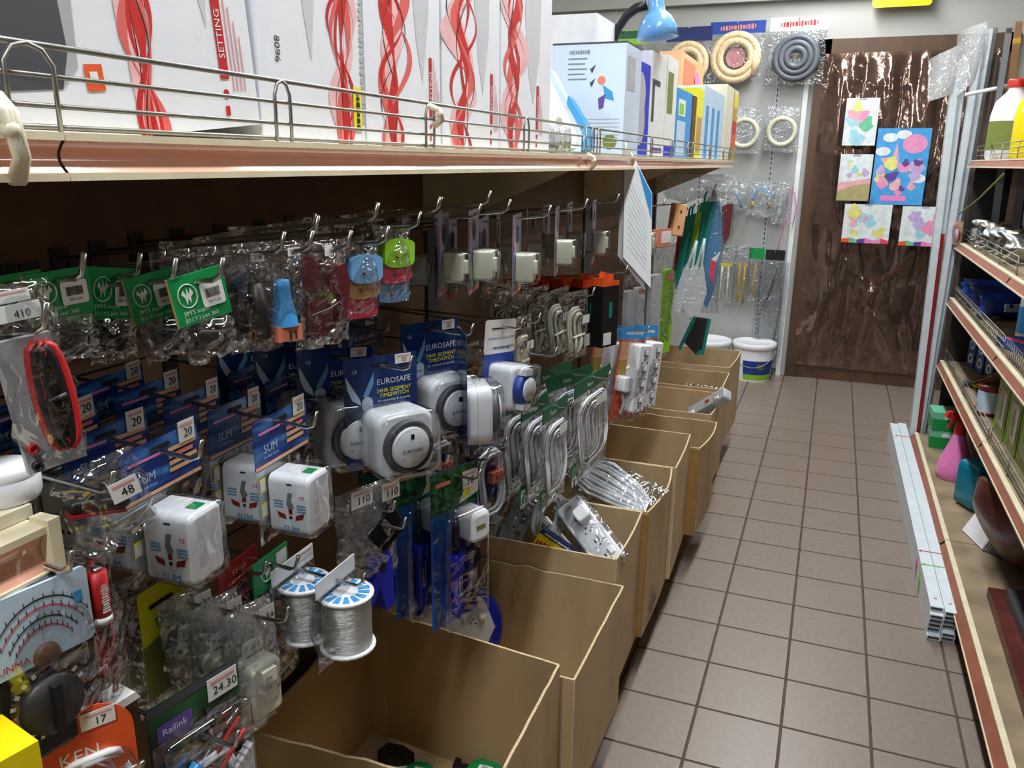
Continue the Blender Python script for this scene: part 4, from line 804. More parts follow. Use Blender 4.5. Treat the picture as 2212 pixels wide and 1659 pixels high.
# red and green headers in front of dim bags
t, w, h = hang('red_header_bag', 'red-headed bag beside the green header, under the white adaptors', 'bag', 512, 1205, -.36, 82, 190, slope=-.8)
MB().box(-w / 2, w / 2, -.001, .001, -h * .26, 0, 'dred').text('Yonph', 0, -h * .12, h * .10, 'peach', -.0016, wmax=w * .85).marks(0, -h * .21, w * .6, h * .035, 'peach', -.0016).build('header_card', t); MB().bag(w, h * .76, .03, 'clear', -h * .25, 9).build('bag', t); MB().rbox(0, -h * .6, w * .5, h * .4, -.006, .006, .004, 'maroon', .002).build('contents', t)
hook(t, .03, S_LO, 'steel hook holding the red-headed bag', .012)
t, w, h = hang('dark_tool_bag', 'small green-headed bag with a dark brown tool, beside the solder spools', 'bag', 582, 1195, -.345, 74, 285, slope=-.75)
hh = h * .24; MB().box(-w / 2, w / 2, -.001, .001, -hh, 0, 'green').tube([(-w * .12 + w * .18 * math.cos(k * PI / 8), -.0014, -hh * .5 + hh * .25 * math.sin(k * PI / 8)) for k in range(16)], w * .014, 'paper', 4, True).poly([(w * (x * .11 - .12), hh * (z * .2 - .5)) for x, z in ((-1, .3), (-.6, .7), (-.2, .1), (0, .9), (.25, .2), (.6, .8), (1, .2), (.5, -.1), (.3, -.8), (0, -.2), (-.35, -.9), (-.5, -.1))], 'paper', -.0018).build('header_card', t)
sticker(t, w * .3, -hh * .35, w * .3, hh * .42, '', -.0016, top=False); MB().bag(w * 1.05, h * .78, .04, 'clear', -hh, 15, wr=.007).build('bag', t); MB().rbox(w * .1, -h * .62, w * .5, h * .56, -.012, .012, .008, 'brown', .004).rbox(w * .1, -h * .35, w * .3, h * .1, -.010, .010, .004, 'black', .003).build('tool', t)
hook(t, .03, S_LO, 'steel hook holding the small green-headed dark tool bag', .012)
# solder wire spools
def spool(t, w, h):
    MB().prism([(-w / 2, -h * .18), (w / 2, -h * .18), (w / 2, 0), (-w / 2, 0)], -.0008, .0008, 'white').build('header_card', t)
    r = w * .40; zc = -h * .26; zb = -h * .86
    s = MB().lathe([(r * .9, zb), (r * .9, zc)], 'solder', 24, (0, -.012, 0)).build('solder_wire', t, label='bright coiled solder wire')
    for z, nm in ((zc, 'spool_flange'), (zb, 'spool_flange')): MB().lathe([(r * .9, z - .002), (r * 1.02, z - .0015), (r * 1.02, z + .0015), (r * .9, z + .002), (.0005, z + .002)], 'g_white', 24, (0, -.012, 0)).build(nm, t)
    l = MB()
    for k in range(14): l.add([(q * math.cos(R_(a)), -.012 + q * math.sin(R_(a)), zc + .0026) for q, a in ((r * .45, k * 25.7), (r * .88, k * 25.7), (r * .88, k * 25.7 + 16), (r * .45, k * 25.7 + 16))], [(0, 1, 2, 3)], 'cyan')
    l.build('ring_print', t); MB().bag(w * 1.08, h * .86, w * .7, 'clear', -h * .16, 22, 8, 10, wr=.003).build('bag', t)
t, w, h = hang('solder_spool', 'solder wire spool on white header, in front', 'solder spool', 724, 1228, -.285, 82, 188, slope=-.82, group='solder spools'); spool(t, w, h); t['label'] = 'front spool of solder wire under a white folded header'
hook(t, .03, S_LO, 'steel hook holding the two solder spools', .014)
p = t.location; dup(t, (p.x - .055, p.y - .002, p.z + .004), None, 'rear spool of solder wire, half hidden by the front spool'); sticker([o for o in bpy.data.objects if o.name == 'solder_spool.001'][0], w * .28, -h * .06, w * .4, h * .09, '', -.0012)
# black plug bag, blue glue gun, soldering irons, pump
t, w, h = hang('plug_bag', 'dim clear bag with a black plug and coiled cord, two price stickers', 'bag', 790, 1048, -.34, 130, 215, slope=-.38)
MB().bag(w, h, .045, 'milky', 0, 27, 10, 12, wr=.008).build('bag', t); c = MB().at(T3(w * .12, -.004, -h * .42) @ RY(-32)); c.rbox(0, 0, w * .55, h * .24, -.018, .012, .006, 'g_black', .003).rbox(0, -h * .16, w * .44, h * .16, -.014, .010, .006, 'g_black', .003); c.build('plug', t)
c = MB()
for k in range(7): c.tube([(-w * .22 + .009 * math.cos(q), -.004 + .006 * math.sin(q), -h * (.46 + k * .035)) for q in [2 * PI * i / 10 for i in range(10)]], .0018, 'dark', 5, True)
c.build('coiled_cord', t); sticker(t, -w * .18, -h * .06, w * .34, h * .17, '110', -.014); sticker(t, w * .28, -h * .09, w * .3, h * .17, '110', -.016)
hook(t, .05, S_LO, 'steel hook holding the black plug bag', .05)
t, w, h = hang('glue_gun', 'blue glue gun with steel nozzle hanging under the black plug bag', 'glue gun', 815, 1130, -.33, 66, 200, yaw=20)
MB().tube([(0, 0, 0), (0, 0, -h * .28)], [.0035, .005], 'steel', 8).build('nozzle', t, label='steel nozzle'); MB().prism([(-w * .12, -h * .28), (w * .16, -h * .28), (w * .3, -h * .40), (w * .34, -h * .92), (w * .05, -h * .95), (-w * .12, -h * .66), (-w * .45, -h * .86), (-w * .5, -h * .72), (-w * .22, -h * .48)], -.010, .010, 'royal', True).build('body', t); MB().cb(-w * .05, -.011, -h * .44, w * .14, .004, h * .08, 'black').build('trigger', t)
MB().tube([(0, .0, 0), (0, 0, h * .12)], .0012, 'wire', 5).build('loop', t); hook(t, .02, S_LO, 'steel hook holding the blue glue gun', -.02)
def iron(t, w, h):
    MB().prism([(-w / 2, -h), (w / 2, -h), (w / 2, 0), (-w / 2, 0)], 0, .0008, 'ironblue').quad(-w / 2, w / 2, -h * .26, 0, 'jungle', -.0004).quad(-w * .4, -w * .1, -h * .09, -h * .065, 'salmon', -.0006).poly([(w * .08, -h * .24), (w * .5, -h * .20), (w * .5, -h * .05), (w * .3, -h * .08)], 'paper', -.0006).poly([(w * .15, -h * .22), (w * .3, -h * .20), (w * .46, -h * .07), (w * .25, -h * .14)], 'yellow', -.0008).build('card', t)
    x = -w * .10
    MB().tube([(x, -.012, -h * .24), (x, -.012, -h * .30)], [.0015, .003], 'steel', 8).tube([(x, -.012, -h * .30), (x, -.012, -h * .52)], .0048, 'dsteel', 10).build('iron_tip', t, label='dark steel tip')
    prof = [(.010, -h * .52), (.0125, -h * .53), (.0125, -h * .56)] + [(.0125 - .0022 * (k % 2), -h * (.565 + k * .012)) for k in range(6)] + [(.0085, -h * .65), (.0085, -h * .80)] + [(.0088 - .0016 * (k % 2), -h * (.81 + k * .012)) for k in range(10)] + [(.005, -h * .94)]
    MB().lathe(prof, 'g_royal', 16, (x, -.014, 0)).build('handle', t, label='ridged blue handle'); MB().box(x - .003, x + .003, -.0235, -.022, -h * .79, -h * .66, 'lgrey').marks(x, -h * .72, h * .09, .004, 'dark', -.0238, PI / 2).build('rating_label', t)
    pl = MB().rbox(w * .22, -h * .36, w * .42, h * .20, -.036, -.001, w * .12, 'g_white', .008).build('plug', t); MB().quad(w * .10, w * .30, -h * .375, -h * .345, 'olive', -.0364).build('plug_label', pl)
    c = MB()
    for k in range(3): c.tube([(w * .22 + k * .004, -.014, -h * .46), (w * (.30 + k * .04), -.016, -h * .6), (w * (.26 + k * .05), -.014, -h * .82), (w * (.12 + .04 * k), -.014, -h * .92), (x, -.014, -h * .93)], .003, 'black', 6)
    c.build('power_cord', t); MB().rbox(0, -h * .62, w * .94, h * .74, -.032, -.0012, .012, 'clear_stiff', .008).build('bubble', t); sticker(t, w * .30, -h * .10, w * .28, h * .11, '30', -.0014)
GI = 'soldering iron packs'
t, w, h = hang('soldering_iron', '', 'soldering iron', 982, 1010, -.30, 102, 345, slope=-.36, group=GI); iron(t, w, h); hook(t, .035, S_LO, 'steel hook holding the soldering irons', .012)
row(t, 2, .062, S_LO, 'blue soldering iron pack priced 30', 'the hook by the blue pump', 3)
t, w, h = hang('solder_pump', 'slim blue solder pump with a black top, beside the front soldering iron', 'solder pump', 1022, 985, -.31, 26, 205, yaw=20)
MB().tube([(0, 0, -h * .04), (0, 0, -h * .42)], .0055, 'blue', 10).build('plunger_rod', t); MB().box(-.012, .014, -.006, .006, -h * .05, 0, 'black').build('plunger_top', t); MB().tube([(0, 0, -h * .40), (0, 0, -h * .94)], .0095, 'g_cyan', 14).cb(.009, 0, -h * .48, .006, .007, h * .05, 'dark').build('barrel', t); MB().tube([(0, 0, -h * .94), (0, 0, -h)], [.0095, .0035], 'paper', 10).build('nozzle', t); hook(t, .02, S_LO, 'steel hook holding the slim blue pump', .004)
# ------------------------------------------------------------------ cardboard boxes on the base shelf
def wall(mb, p0, p1, zb, zt0, zt1, bow=0.0, jag=0.0, m='cardboard', th=.0045, seed=0, n=12):
    d = (Vector(p1) - Vector(p0)); L = d.length; d.normalize(); nn = Vector((d.y, -d.x, 0))     # nn: outward (box walked clockwise from above reversed below)
    I, O, IT, OT = [], [], [], []
    for k in range(n + 1):
        a = k / n; q = Vector(p0).lerp(Vector(p1), a); bw = bow * math.sin(PI * a); zt = zt0 + (zt1 - zt0) * a + (noise.noise(Vector((a * 9, seed, 0))) * jag)
        for lst, off, z in ((O, th / 2, zb), (I, -th / 2, zb), (OT, th / 2, zt), (IT, -th / 2, zt)):
            bb = bw if z == zt else bw * .25; v = q + nn * (off + bb); lst.append((v.x, v.y, z))
    st = [(k, k + 1, n + 2 + k, n + 1 + k) for k in range(n)]; rv = [tuple(reversed(f)) for f in st]
    mb.add(O + OT, st, m, True); mb.add(I + IT, rv, m, True); mb.add(OT + IT, st, 'cardedge'); mb.add([O[0], OT[0], IT[0], I[0]], [(0, 1, 2, 3)], 'cardedge'); mb.add([O[-1], OT[-1], IT[-1], I[-1]], [(3, 2, 1, 0)], 'cardedge')
ZB = .127
def cbox(label, NR, FR, zt, XB=-.585, zn=None, bow=.0, jag=.0, m='cardboard', NL=None, FL=None, tape=None, zbot=ZB, ymin=-9, fill=0.0):
    zn = zn or zt
    nr, fr = at(*NR, Z=zn), at(*FR, Z=zt); nr.z = fr.z = 0; nr.y = max(nr.y, ymin)
    nl = at(*NL, Z=zn) if NL else Vector((XB, nr.y - .0, 0)); fl_ = at(*FL, Z=zt) if FL else Vector((XB, fr.y - .0, 0)); nl.z = fl_.z = 0
    c = (nr + fr + nl + fl_) / 4; t = thing('cardboard_box', label, 'box', (c.x, c.y, zbot), 0, 'open cardboard boxes on the base shelf')
    q = [p - c for p in (nl, nr, fr, fl_)]; H = zt - zbot; Hn = zn - zbot
    b = MB(); b.add([(p.x, p.y, 0) for p in q] + [(p.x, p.y, .004 + fill) for p in q], [(3, 2, 1, 0), (4, 5, 6, 7)], m); b.build('bottom', t)
    for k, (a, e, h0, h1, bw) in enumerate(((q[0], q[1], Hn, Hn, 0), (q[1], q[2], Hn, H, bow), (q[2], q[3], H, H, 0), (q[3], q[0], H, Hn, 0))):
        w_ = MB(); wall(w_, a, e, 0, h0, h1, bw, jag, m, seed=k + len(label)); w_.build('side_panel', t)
    if tape:
        for (pp, dr) in ((q[1], (q[2] - q[1]).normalized()),):
            n_ = Vector((dr.y, -dr.x, 0)); s = MB(); z0, z1 = tape[0] * H, tape[1] * H
            a = pp + n_ * (.0032); e = pp + dr * .035 + n_ * .0032; s.add([(a.x, a.y, z0), (e.x, e.y, z0), (e.x, e.y, z1), (a.x, a.y, z1)], [(0, 1, 2, 3)], 'boxtape')
            dn = (q[0] - q[1]).normalized(); n2 = Vector((-dn.y, dn.x, 0)); a = pp + n2 * .0032 + n_ * .003; e = pp + dn * .03 + n2 * .0032; s.add([(e.x, e.y, z0), (a.x, a.y, z0), (a.x, a.y, z1), (e.x, e.y, z1)], [(0, 1, 2, 3)], 'boxtape'); s.build('tape', t, label='brown packing tape')
    return t, q, c
b1, q1, c1 = cbox('nearest open cardboard box, holding green and black goods', (1060, 1712), (1207, 1436), .47, NL=(545, 1580), FL=(793, 1308), jag=.004, m='cardboard2', fill=.058)
b2, q2, c2 = cbox('open cardboard box with torn rim, holding the round white board', (1240, 1468), (1346, 1266), .42, jag=.008)
b3, q3, c3 = cbox('open cardboard box full of bagged power strips', (1322, 1224), (1386, 1106), .475, bow=.004, ymin=-0.222)
b4, q4, c4 = cbox('taped cardboard box marked QTY with a bag of white cable', (1398, 1108), (1451, 1011), .475, bow=.016, tape=(0, .98), ymin=0.05)
b5, q5, c5 = cbox('empty cardboard box behind the one marked QTY', (1459, 1012), (1491, 938), .475, bow=.003, ymin=0.38)
b6, q6, c6 = cbox('low taped cardboard box with a ragged rim, behind the empty box', (1506, 978), (1548, 912), .43, bow=.012, tape=(0, .98), jag=.005, m='cardboard2', ymin=0.7)
b7, q7, c7 = cbox('cardboard box with a power strip poking over its edge', (1535, 896), (1565, 850), .43, bow=.004)
b8, q8, c8 = cbox('cardboard box with a shiny dark bag, next to last', (1558, 842), (1575, 806), .44, m='cardboard2', ymin=1.405)
b9, q9, c9 = cbox('farthest cardboard box, below the teal fly swatters', (1572, 800), (1600, 758), .46, bow=.006, ymin=1.7)
# print on the fourth box
e = (q4[2] - q4[1]).normalized(); s = MB(); s.at(Matrix.Translation(q4[1] + e * .10 + Vector((e.y, -e.x, 0)) * .0085) @ Matrix.Rotation(math.atan2(e.y, e.x), 4, 'Z'))
s.text('QTY', 0, .085, .035, 'brown', 0).marks(0, .045, .07, .026, 'brown', 0, 0, 4)
for z in (.108, .064, .022): s.quad(-.05, .05, z, z + .002, 'brown', 0)
s.build('stencil', b4)
# goods in the boxes
for (u, v, r, lb, st) in ((1045, 1668, .034, 'round green reel with a price sticker 35 in the nearest box', '35'), (905, 1672, .030, 'second round green reel in the nearest box, under the black frame corner', '')):
    p = at(u, v, Z=.218); t = thing('green_reel', lb, 'reel', (p.x, p.y, ZB + .0635), 0)
    MB().lathe([(r, 0), (r, .028), (r * .9, .032), (r * .3, .032), (.0005, .030)], 'g_green', 28).build('reel', t); s = MB().add([(-.012, -.004, .0335), (.014, -.002, .0335), (.014, .012, .0335), (-.012, .010, .0335)], [(0, 1, 2, 3)], 'paper').build('price_sticker', t)
    if st: k = MB(); k.at(T3(0, .003, .0341) @ RX(-90) @ RZ(0)); k.text(st, 0, 0, .012, 'black', 0); k.build('price_ink', s)
p = at(1058, 1632, Z=.198); t = thing('surround_plate', 'square black plastic frame lying in the nearest box', 'frame', (p.x, p.y, ZB + .0640), R_(8))
for x0, x1, y0, y1 in ((-.06, .06, .038, .05), (-.06, .06, -.05, -.038), (-.06, -.048, -.038, .038), (.048, .06, -.038, .038)): MB().box(x0, x1, y0, y1, 0, .012, 'g_black').build('frame_bar', t)
p = at(850, 1640, Z=.198); t = thing('hand_tool', 'black angular tool end standing in the nearest box', 'tool', (p.x, p.y, ZB + .0640), R_(30)); MB().prism([(-.03, 0), (.04, 0), (.02, .02), (-.01, .03), (-.03, .014)], -.02, .02, 'g_black').build('body', t); MB().box(-.02, .03, -.024, -.02, .0, .006, 'paper').build('tag', t)
# round white extension board
yb = c2.y + .09; p = at(990, 1348, Y=yb); t = thing('round_socket_board', 'round white socket board with blue rim standing in a box', 'socket board', (p.x, p.y, p.z), (R_(-12), 0, R_(20)))
R2 = .10; MB().lathe([(R2, 0), (R2, .02), (R2 * .96, .024), (.0005, .024)], 'g_royal', 36, (0, 0, 0), 'y').build('rim', t, label='blue rim'); f = MB().lathe([(R2 * .90, .02), (R2 * .86, .032), (.0005, .034)], 'g_white', 8, (-.004, 0, .004), 'y', False)
for a in range(4): 
    x, z = .042 * math.cos(R_(a * 90 + 30)), .042 * math.sin(R_(a * 90 + 30))
    f.quad(x - .002, x + .002, z, z + .006, 'dark', -.0345); f.quad(x - .007, x - .003, z - .008, z - .005, 'dark', -.0345); f.quad(x + .003, x + .007, z - .008, z - .005, 'dark', -.0345)
f.build('face', t); MB().lathe([(.008, .03), (.008, .045), (.0005, .046)], 'white', 12, (.055, 0, .03), 'y').build('knob', t)
# power strips
def strip(t, L, w=.052, n=4, m='g_white'):
    MB().rbox(0, -L / 2, w, L, -.018, .018, .008, m, .004).build('body', t)
    for k in range(n):
        z = -L * (.22 + .7 * k / max(n - 1, 1) * .95); MB().rbox(w * .24, z + .004, .013, .019, -.024, -.017, .003, 'white', .002).build('switch', t)
        MB().quad(-.003, .001, z - .002, z + .006, 'dark', -.0186).quad(-.010, -.006, z - .012, z - .009, 'dark', -.0186).quad(.003, .007, z - .012, z - .009, 'dark', -.0186).build('socket', t)
def lay(name, label, a, b, ya, yb, L=None, up=(0, -1, .35), cat='power strip'):
    """a long thing between two points given as pixels at aisle depths"""
    A, B = at(*a, Y=ya), at(*b, Y=yb); ez = (A - B).normalized(); n_ = Vector(up); n_ = (n_ - ez * n_.dot(ez)).normalized(); ex = (-n_).cross(ez); M_ = Matrix((ex, -n_, ez)).transposed().to_4x4(); M_.translation = A
    t = thing(name, label, cat); t.matrix_world = M_; return t, (A - B).length
t, L = lay('power_strip', 'bagged white power strip with blue buttons lying across the box', (1228, 1090), (1326, 1220), c3.y - .02, c3.y - .10, up=(-.1, -.8, .7)); strip(t, L, .066); k = MB().rbox(.012, -L * .30, .034, .034, -.05, -.018, .008, 'g_white', .004).build('plug', t); MB().text('ora', -.006, -L * .09, .012, 'red', -.0188).build('brand_print', t)
MB().bag(.085, L * 1.15, .062, 'clear', .02, 3, 8, 12, wr=.006).build('bag', t)
t, L = lay('power_strip', 'bagged grey-white power strip at the back of the box', (1140, 1085), (1090, 1190), c3.y + .02, c3.y - .06, up=(.2, -.8, .7)); strip(t, L, .055, 3, 'lgrey'); MB().lathe([(.006, .02), (.009, .02), (.009, .022), (.0005, .022)], 'navy', 12, (.01, 0, -L * .85), 'y').build('button', t); MB().bag(.085, L * 1.2, .06, 'clear', .02, 6, 8, 10, wr=.006).build('bag', t)
t, L = lay('power_strip', 'bagged power strip end with red lettering, in the box corner', (1065, 1110), (1042, 1180), c3.y - .03, c3.y - .07, up=(.2, -.8, .7)); strip(t, L, .05, 1, 'lgrey'); MB().text('ora', 0, -L * .2, .012, 'dred', -.0188).build('brand_print', t)
t, L = lay('power_strip', 'white power strip end behind the long bagged strip', (1165, 1130), (1225, 1200), c3.y + .02, c3.y - .02, up=(0, -.8, .7)); strip(t, L, .05, 2)
t = thing('cable_coil', 'coil of white cable between the bagged power strips', 'cable', at(1185, 1120, Y=c3.y - .03), (R_(-30), R_(10), R_(10))); c = MB(); loops(c, .075, .1, 'white', -.05, .055, 5, .0042, .95, 5); c.build('loops', t)
t = thing('cable_coil', 'grey-white cable loops at the dark side of the box', 'cable', at(1105, 1100, Y=c3.y + .05), (R_(-40), 0, R_(-10))); c = MB(); loops(c, .1, .1, 'lgrey', -.05, .05, 3, .0042, .95, 7); c.build('loops', t)
p = at(1196, 1192, Y=q3[0].y + c3.y + .035); t = thing('printed_box', 'small yellow and blue printed box poking up among the power strips', 'box', p, (R_(-8), R_(30), R_(6))); MB().box(-.05, .05, 0, .02, -.05, .02, 'yellow').box(-.051, .051, -.001, .021, .02, .031, 'navy').build('carton', t); MB().marks(-.01, -.004, .07, .022, 'red', -.0008, 0, 7).marks(0, .0255, .08, .006, 'paper', -.0018, 0, 12).build('print', t)
t, L = lay('cable_bag', 'clear bag of white cable lying along the box marked QTY', (1240, 1005), (1402, 1098), c4.y + .06, c4.y - .09, up=(-.2, -.5, .8), cat='bag')
c = MB()
for k in range(10): c.tube([((k - 4.5) * .008, -.004 * (k % 3), -.01), ((k - 4.5) * .012, -.01 - .006 * (k % 2), -L * .4), ((k - 4.5) * .009, -.006 - .004 * (k % 3), -L * .75), ((k - 4.5) * .004, 0, -L * .97)], .0052, 'white', 7)
c.build('cable', t); MB().rbox(-.015, -L * .2, .03, .04, -.03, -.008, .006, 'g_white', .004).build('plug', t); MB().bag(.14, L * 1.05, .06, 'clear', .01, 12, 8, 14, wr=.008).build('bag', t)
t, L = lay('power_strip', 'pale grey power strip with a red mark poking out of a far box', (1572, 850), (1492, 896), c7.y - .06, c7.y + .0, up=(-.3, -.6, .7)); strip(t, L, .045, 2, 'lgrey'); MB().cb(.0, -.019, -L * .45, .012, .002, .018, 'red').build('red_mark', t)
p = at(1520, 842, Y=c8.y); t = thing('shiny_bag', 'shiny clear bag with dark goods in the next to last box', 'bag', p, (0, 0, 0)); MB().bag(.2, .07, .05, 'clear', .02, 19, 12, 8, wr=.012).build('bag', t); MB().tube([(-.06, 0, -.02), (0, -.01, 0), (.06, 0, -.02)], .014, 'dgrey', 8).build('cable', t)
# ------------------------------------------------------------------ far end of the left shelf: long packs and fly swatters
def hangy(name, label, cat, u, v, Y, wpx, hpx, rz=0, roll=0, tilt=0, group=None):
    """something hanging that faces the camera end of the aisle, at depth Y"""
    p = at(u, v, Y=Y); o = px(p); q = px(p + Vector((.01, 0, 0))); r = px(p - Vector((0, 0, .01)))
    return thing(name, label, cat, p, (R_(tilt), R_(-roll), R_(rz)), group), wpx * .01 / (q[0] - o[0]), hpx * .01 / (r[1] - o[1])
t, w, h = hang('power_strip_pack', 'white four-way power strip on an orange card with a blue header', 'power strip', 1372, 706, -.275, 56, 200, yaw=22, roll=-9)
MB().prism([(-w / 2, -h), (w / 2, -h), (w / 2, -h * .14), (-w / 2, -h * .14)], 0, .0008, 'orange').prism([(-w / 2, -h * .14), (w / 2, -h * .14), (w / 2, 0), (-w / 2, 0)], 0, .0008, 'cyan').quad(-w * .45, w * .3, -h * .35, -h * .16, 'peach', -.0005).quad(-w * .45, w * .45, -h * .6, -h * .35, 'gold', -.0005).marks(0, -h * .07, w * .6, h * .035, 'paper', -.0006).build('card', t)
b = MB().rbox(w * .12, -h * .54, w * .50, h * .74, -.036, -.001, .010, 'g_white', .005).build('strip_body', t)
for k in range(4):
    z = -h * (.28 + .17 * k); MB().rbox(w * .12, z + .006, .018, .018, -.041, -.035, .003, 'grey', .002).rbox(w * .12, z + .006, .011, .012, -.043, -.04, .002, 'white', .001).build('switch', b); MB().quad(w * .10, w * .14, z - .018, z - .010, 'dark', -.0366).quad(w * .0, w * .05, z - .024, z - .020, 'dark', -.0366).quad(w * .2, w * .25, z - .024, z - .020, 'dark', -.0366).build('socket', b)
MB().rbox(-w * .30, -h * .60, w * .34, h * .17, -.03, -.001, .008, 'g_white', .004).build('plug', t); MB().tube([(-w * .28, -.012, -h * .7), (-w * .2, -.014, -h * .82), (-w * .3, -.014, -h * .92)], .004, 'white', 7).build('power_cord', t)
MB().bag(w * 1.05, h * .92, .08, 'clear', -h * .12, 5, wr=.005).build('bag', t); hook(t, .03, S_LO, 'steel hook holding the orange-carded power strip', .01)
p = t.location; dup(t, (p.x + .012, p.y + .10, p.z - .012), None, 'white power strip in clear bag, right behind the orange-carded one'); dup(t, (p.x - .07, p.y - .004, p.z), None, 'power strip on orange card, dim, further back on the same hook')
def long_pack(t, w, h, a, b2, m='clear'):
    MB().prism(rrect(-w * .22, -h * .6, w * .4, h * .72, w * .06), -.008, .008, a).build('white_tube', t); MB().prism(rrect(w * .24, -h * .58, w * .36, h * .74, w * .06), -.010, .006, b2).build('green_tube', t); MB().quad(w * .1, w * .4, -h * .30, -h * .24, 'salmon', -.0106).build('mark', t); MB().bag(w * 1.1, h, .04, m, 0, 6, wr=.006).build('bag', t)
t, w, h = hang('brush_pack', 'long green and white pack in a clear bag under a red label', 'brush pack', 1432, 530, -.27, 54, 255, yaw=26); long_pack(t, w, h, 'white', 'lime'); MB().box(-w * .5, w * .3, -.001, .001, -h * .01, h * .14, 'salmon').quad(-w * .1, w * .3, h * .02, h * .12, 'paper', -.0016).build('header_card', t); hook(t, .03, S_UP, 'steel hook holding the long green and white pack', .004)
t, w, h = hang('brush_pack', 'long white handle in a clear bag just behind the paper pad', 'brush pack', 1372, 590, -.31, 44, 150, yaw=26); long_pack(t, w, h, 'white', 'white'); hook(t, .03, S_UP, 'steel hook holding the long white handle', .004)
t, w, h = hang('socket_board', 'beige two-way socket board hanging near the fly swatters', 'socket board', 1468, 440, -.31, 24, 70, yaw=30, roll=-8); MB().rbox(0, -h / 2, w, h, -.012, .012, .005, 'peach', .003).build('body', t); MB().quad(-.004, .004, -h * .3, -h * .2, 'dark', -.0126).quad(-.004, .004, -h * .78, -h * .68, 'dark', -.0126).build('socket', t); hook(t, .02, S_UP, 'steel hook holding the beige socket board', .0)
# fly swatters: long flat coloured blades with white heads
for i, (u, v, hp, m, lb, roll) in enumerate(((1490, 452, 180, 'teal', 'teal fly swatter nearest the beige socket board', -6), (1481, 455, 165, 'red', 'thin red fly swatter between two teal ones', -6), (1497, 448, 190, 'teal', 'second teal fly swatter, beside the lime one', -5), (1509, 446, 175, 'lime', 'lime fly swatter among the teal ones', -4), (1524, 420, 200, 'teal', 'teal fly swatter in front of the blue sheet', -5), (1543, 405, 210, 'teal', 'tallest teal fly swatter with a bent head, before the blue sheet', -7))):
    Yh = 1.55 + i * .09; t, w, h = hangy('fly_swatter', lb, 'fly swatter', u, v, Yh, 17, hp, 14, roll)
    MB().prism([(-w * .5, -h * .1), (w * .5, -h * .06), (w * .42, -h * .78), (0, -h), (-w * .42, -h * .8)], -.003, .003, m).build('blade', t); MB().tube([(0, 0, -h * .1), (0, .0, 0), (w * .2, .0, h * .04)], .004, m, 6).build('handle', t)
for i, (u, v, wp, hp, lb, roll) in enumerate(((1480, 532, 40, 140, 'rearmost translucent white paddle', -8), (1505, 520, 56, 165, 'middle translucent white paddle', -10), (1522, 515, 52, 175, 'front translucent white paddle below the blue sheet', -6))):
    t, w, h = hangy('white_paddle', lb, 'paddle', u, v, 1.5 + .06 * (2 - i), wp, hp, 12, roll)
    MB().prism([(-w * .06, 0), (w * .06, 0), (w * .12, -h * .3), (w * .5, -h * .66), (w * .36, -h * .94), (0, -h), (-w * .36, -h * .92), (-w * .5, -h * .66), (-w * .14, -h * .3)], -.002, .002, 'frost').build('blade', t); MB().tube([(0, -.003, 0), (0, -.003, -h * .36)], .004, 'pale', 6).build('rib', t)
t, w, h = hangy('blue_disc', 'large pale blue curved sheet in a clear bag at the shelf end', 'disc', 1546, 408, 2.06, 44, 270, 0); MB().prism([(-w * .1, 0), (w * .2, -h * .08), (w * .42, -h * .25), (w * .5, -h * .45), (w * .46, -h * .64), (w * .3, -h * .84), (0, -h), (-w * .35, -h * .9), (-w * .5, -h * .5), (-w * .4, -h * .15)], -.004, .004, 'g_sky', True).build('disc', t); MB().bag(w * 1.2, h * 1.05, .03, 'clear', .01, 33, wr=.01).build('bag', t)
t, w, h = hangy('teal_bag', 'dark bag with teal edges hanging low at the shelf end', 'bag', 1505, 685, 1.75, 62, 80, 10, -6); MB().prism([(-w * .1, 0), (w * .5, 0), (w * .46, -h * .9), (w * .2, -h), (-w * .3, -h * .7)], -.01, .01, 'dark').build('contents', t); MB().prism([(w * .38, 0), (w * .5, 0), (w * .48, -h * .95), (w * .2, -h * 1.02), (w * .22, -h * .92), (w * .38, -h * .82)], -.011, .011, 'g_teal').prism([(-w * .12, 0), (0, 0), (-w * .36, -h * .96), (-w * .44, -h * .9)], -.012, .012, 'teal').build('edging', t)
t, w, h = hangy('film_sheet', 'crumpled clear film draped over the swatters under the shelf end', 'plastic film', 1515, 376, 1.95, 150, 62, 25); MB().bag(w, h, .05, 'milky', 0, 51, 16, 8, wr=.03).build('film', t)
MAROON = lambda t, w, h: MB().prism([(-w * .3, -h * .2), (w * .4, -h * .1), (w * .3, -h * .8), (0, -h), (-w * .2, -h * .7)], -.02, .01, 'maroon').build('contents', t)
t, w, h = hangy('pink_pack', 'small pink pointed pack beside the white paddles', 'pack', 1541, 560, 1.9, 12, 55, 0); MB().prism([(-w * .4, 0), (w * .5, -h * .1), (w * .3, -h), (-w * .5, -h * .6)], -.004, .004, 'rose').prism([(-w * .4, 0), (w * 1.2, h * .3), (w * .5, -h * .1)], -.003, .003, 'paper').build('pack', t)
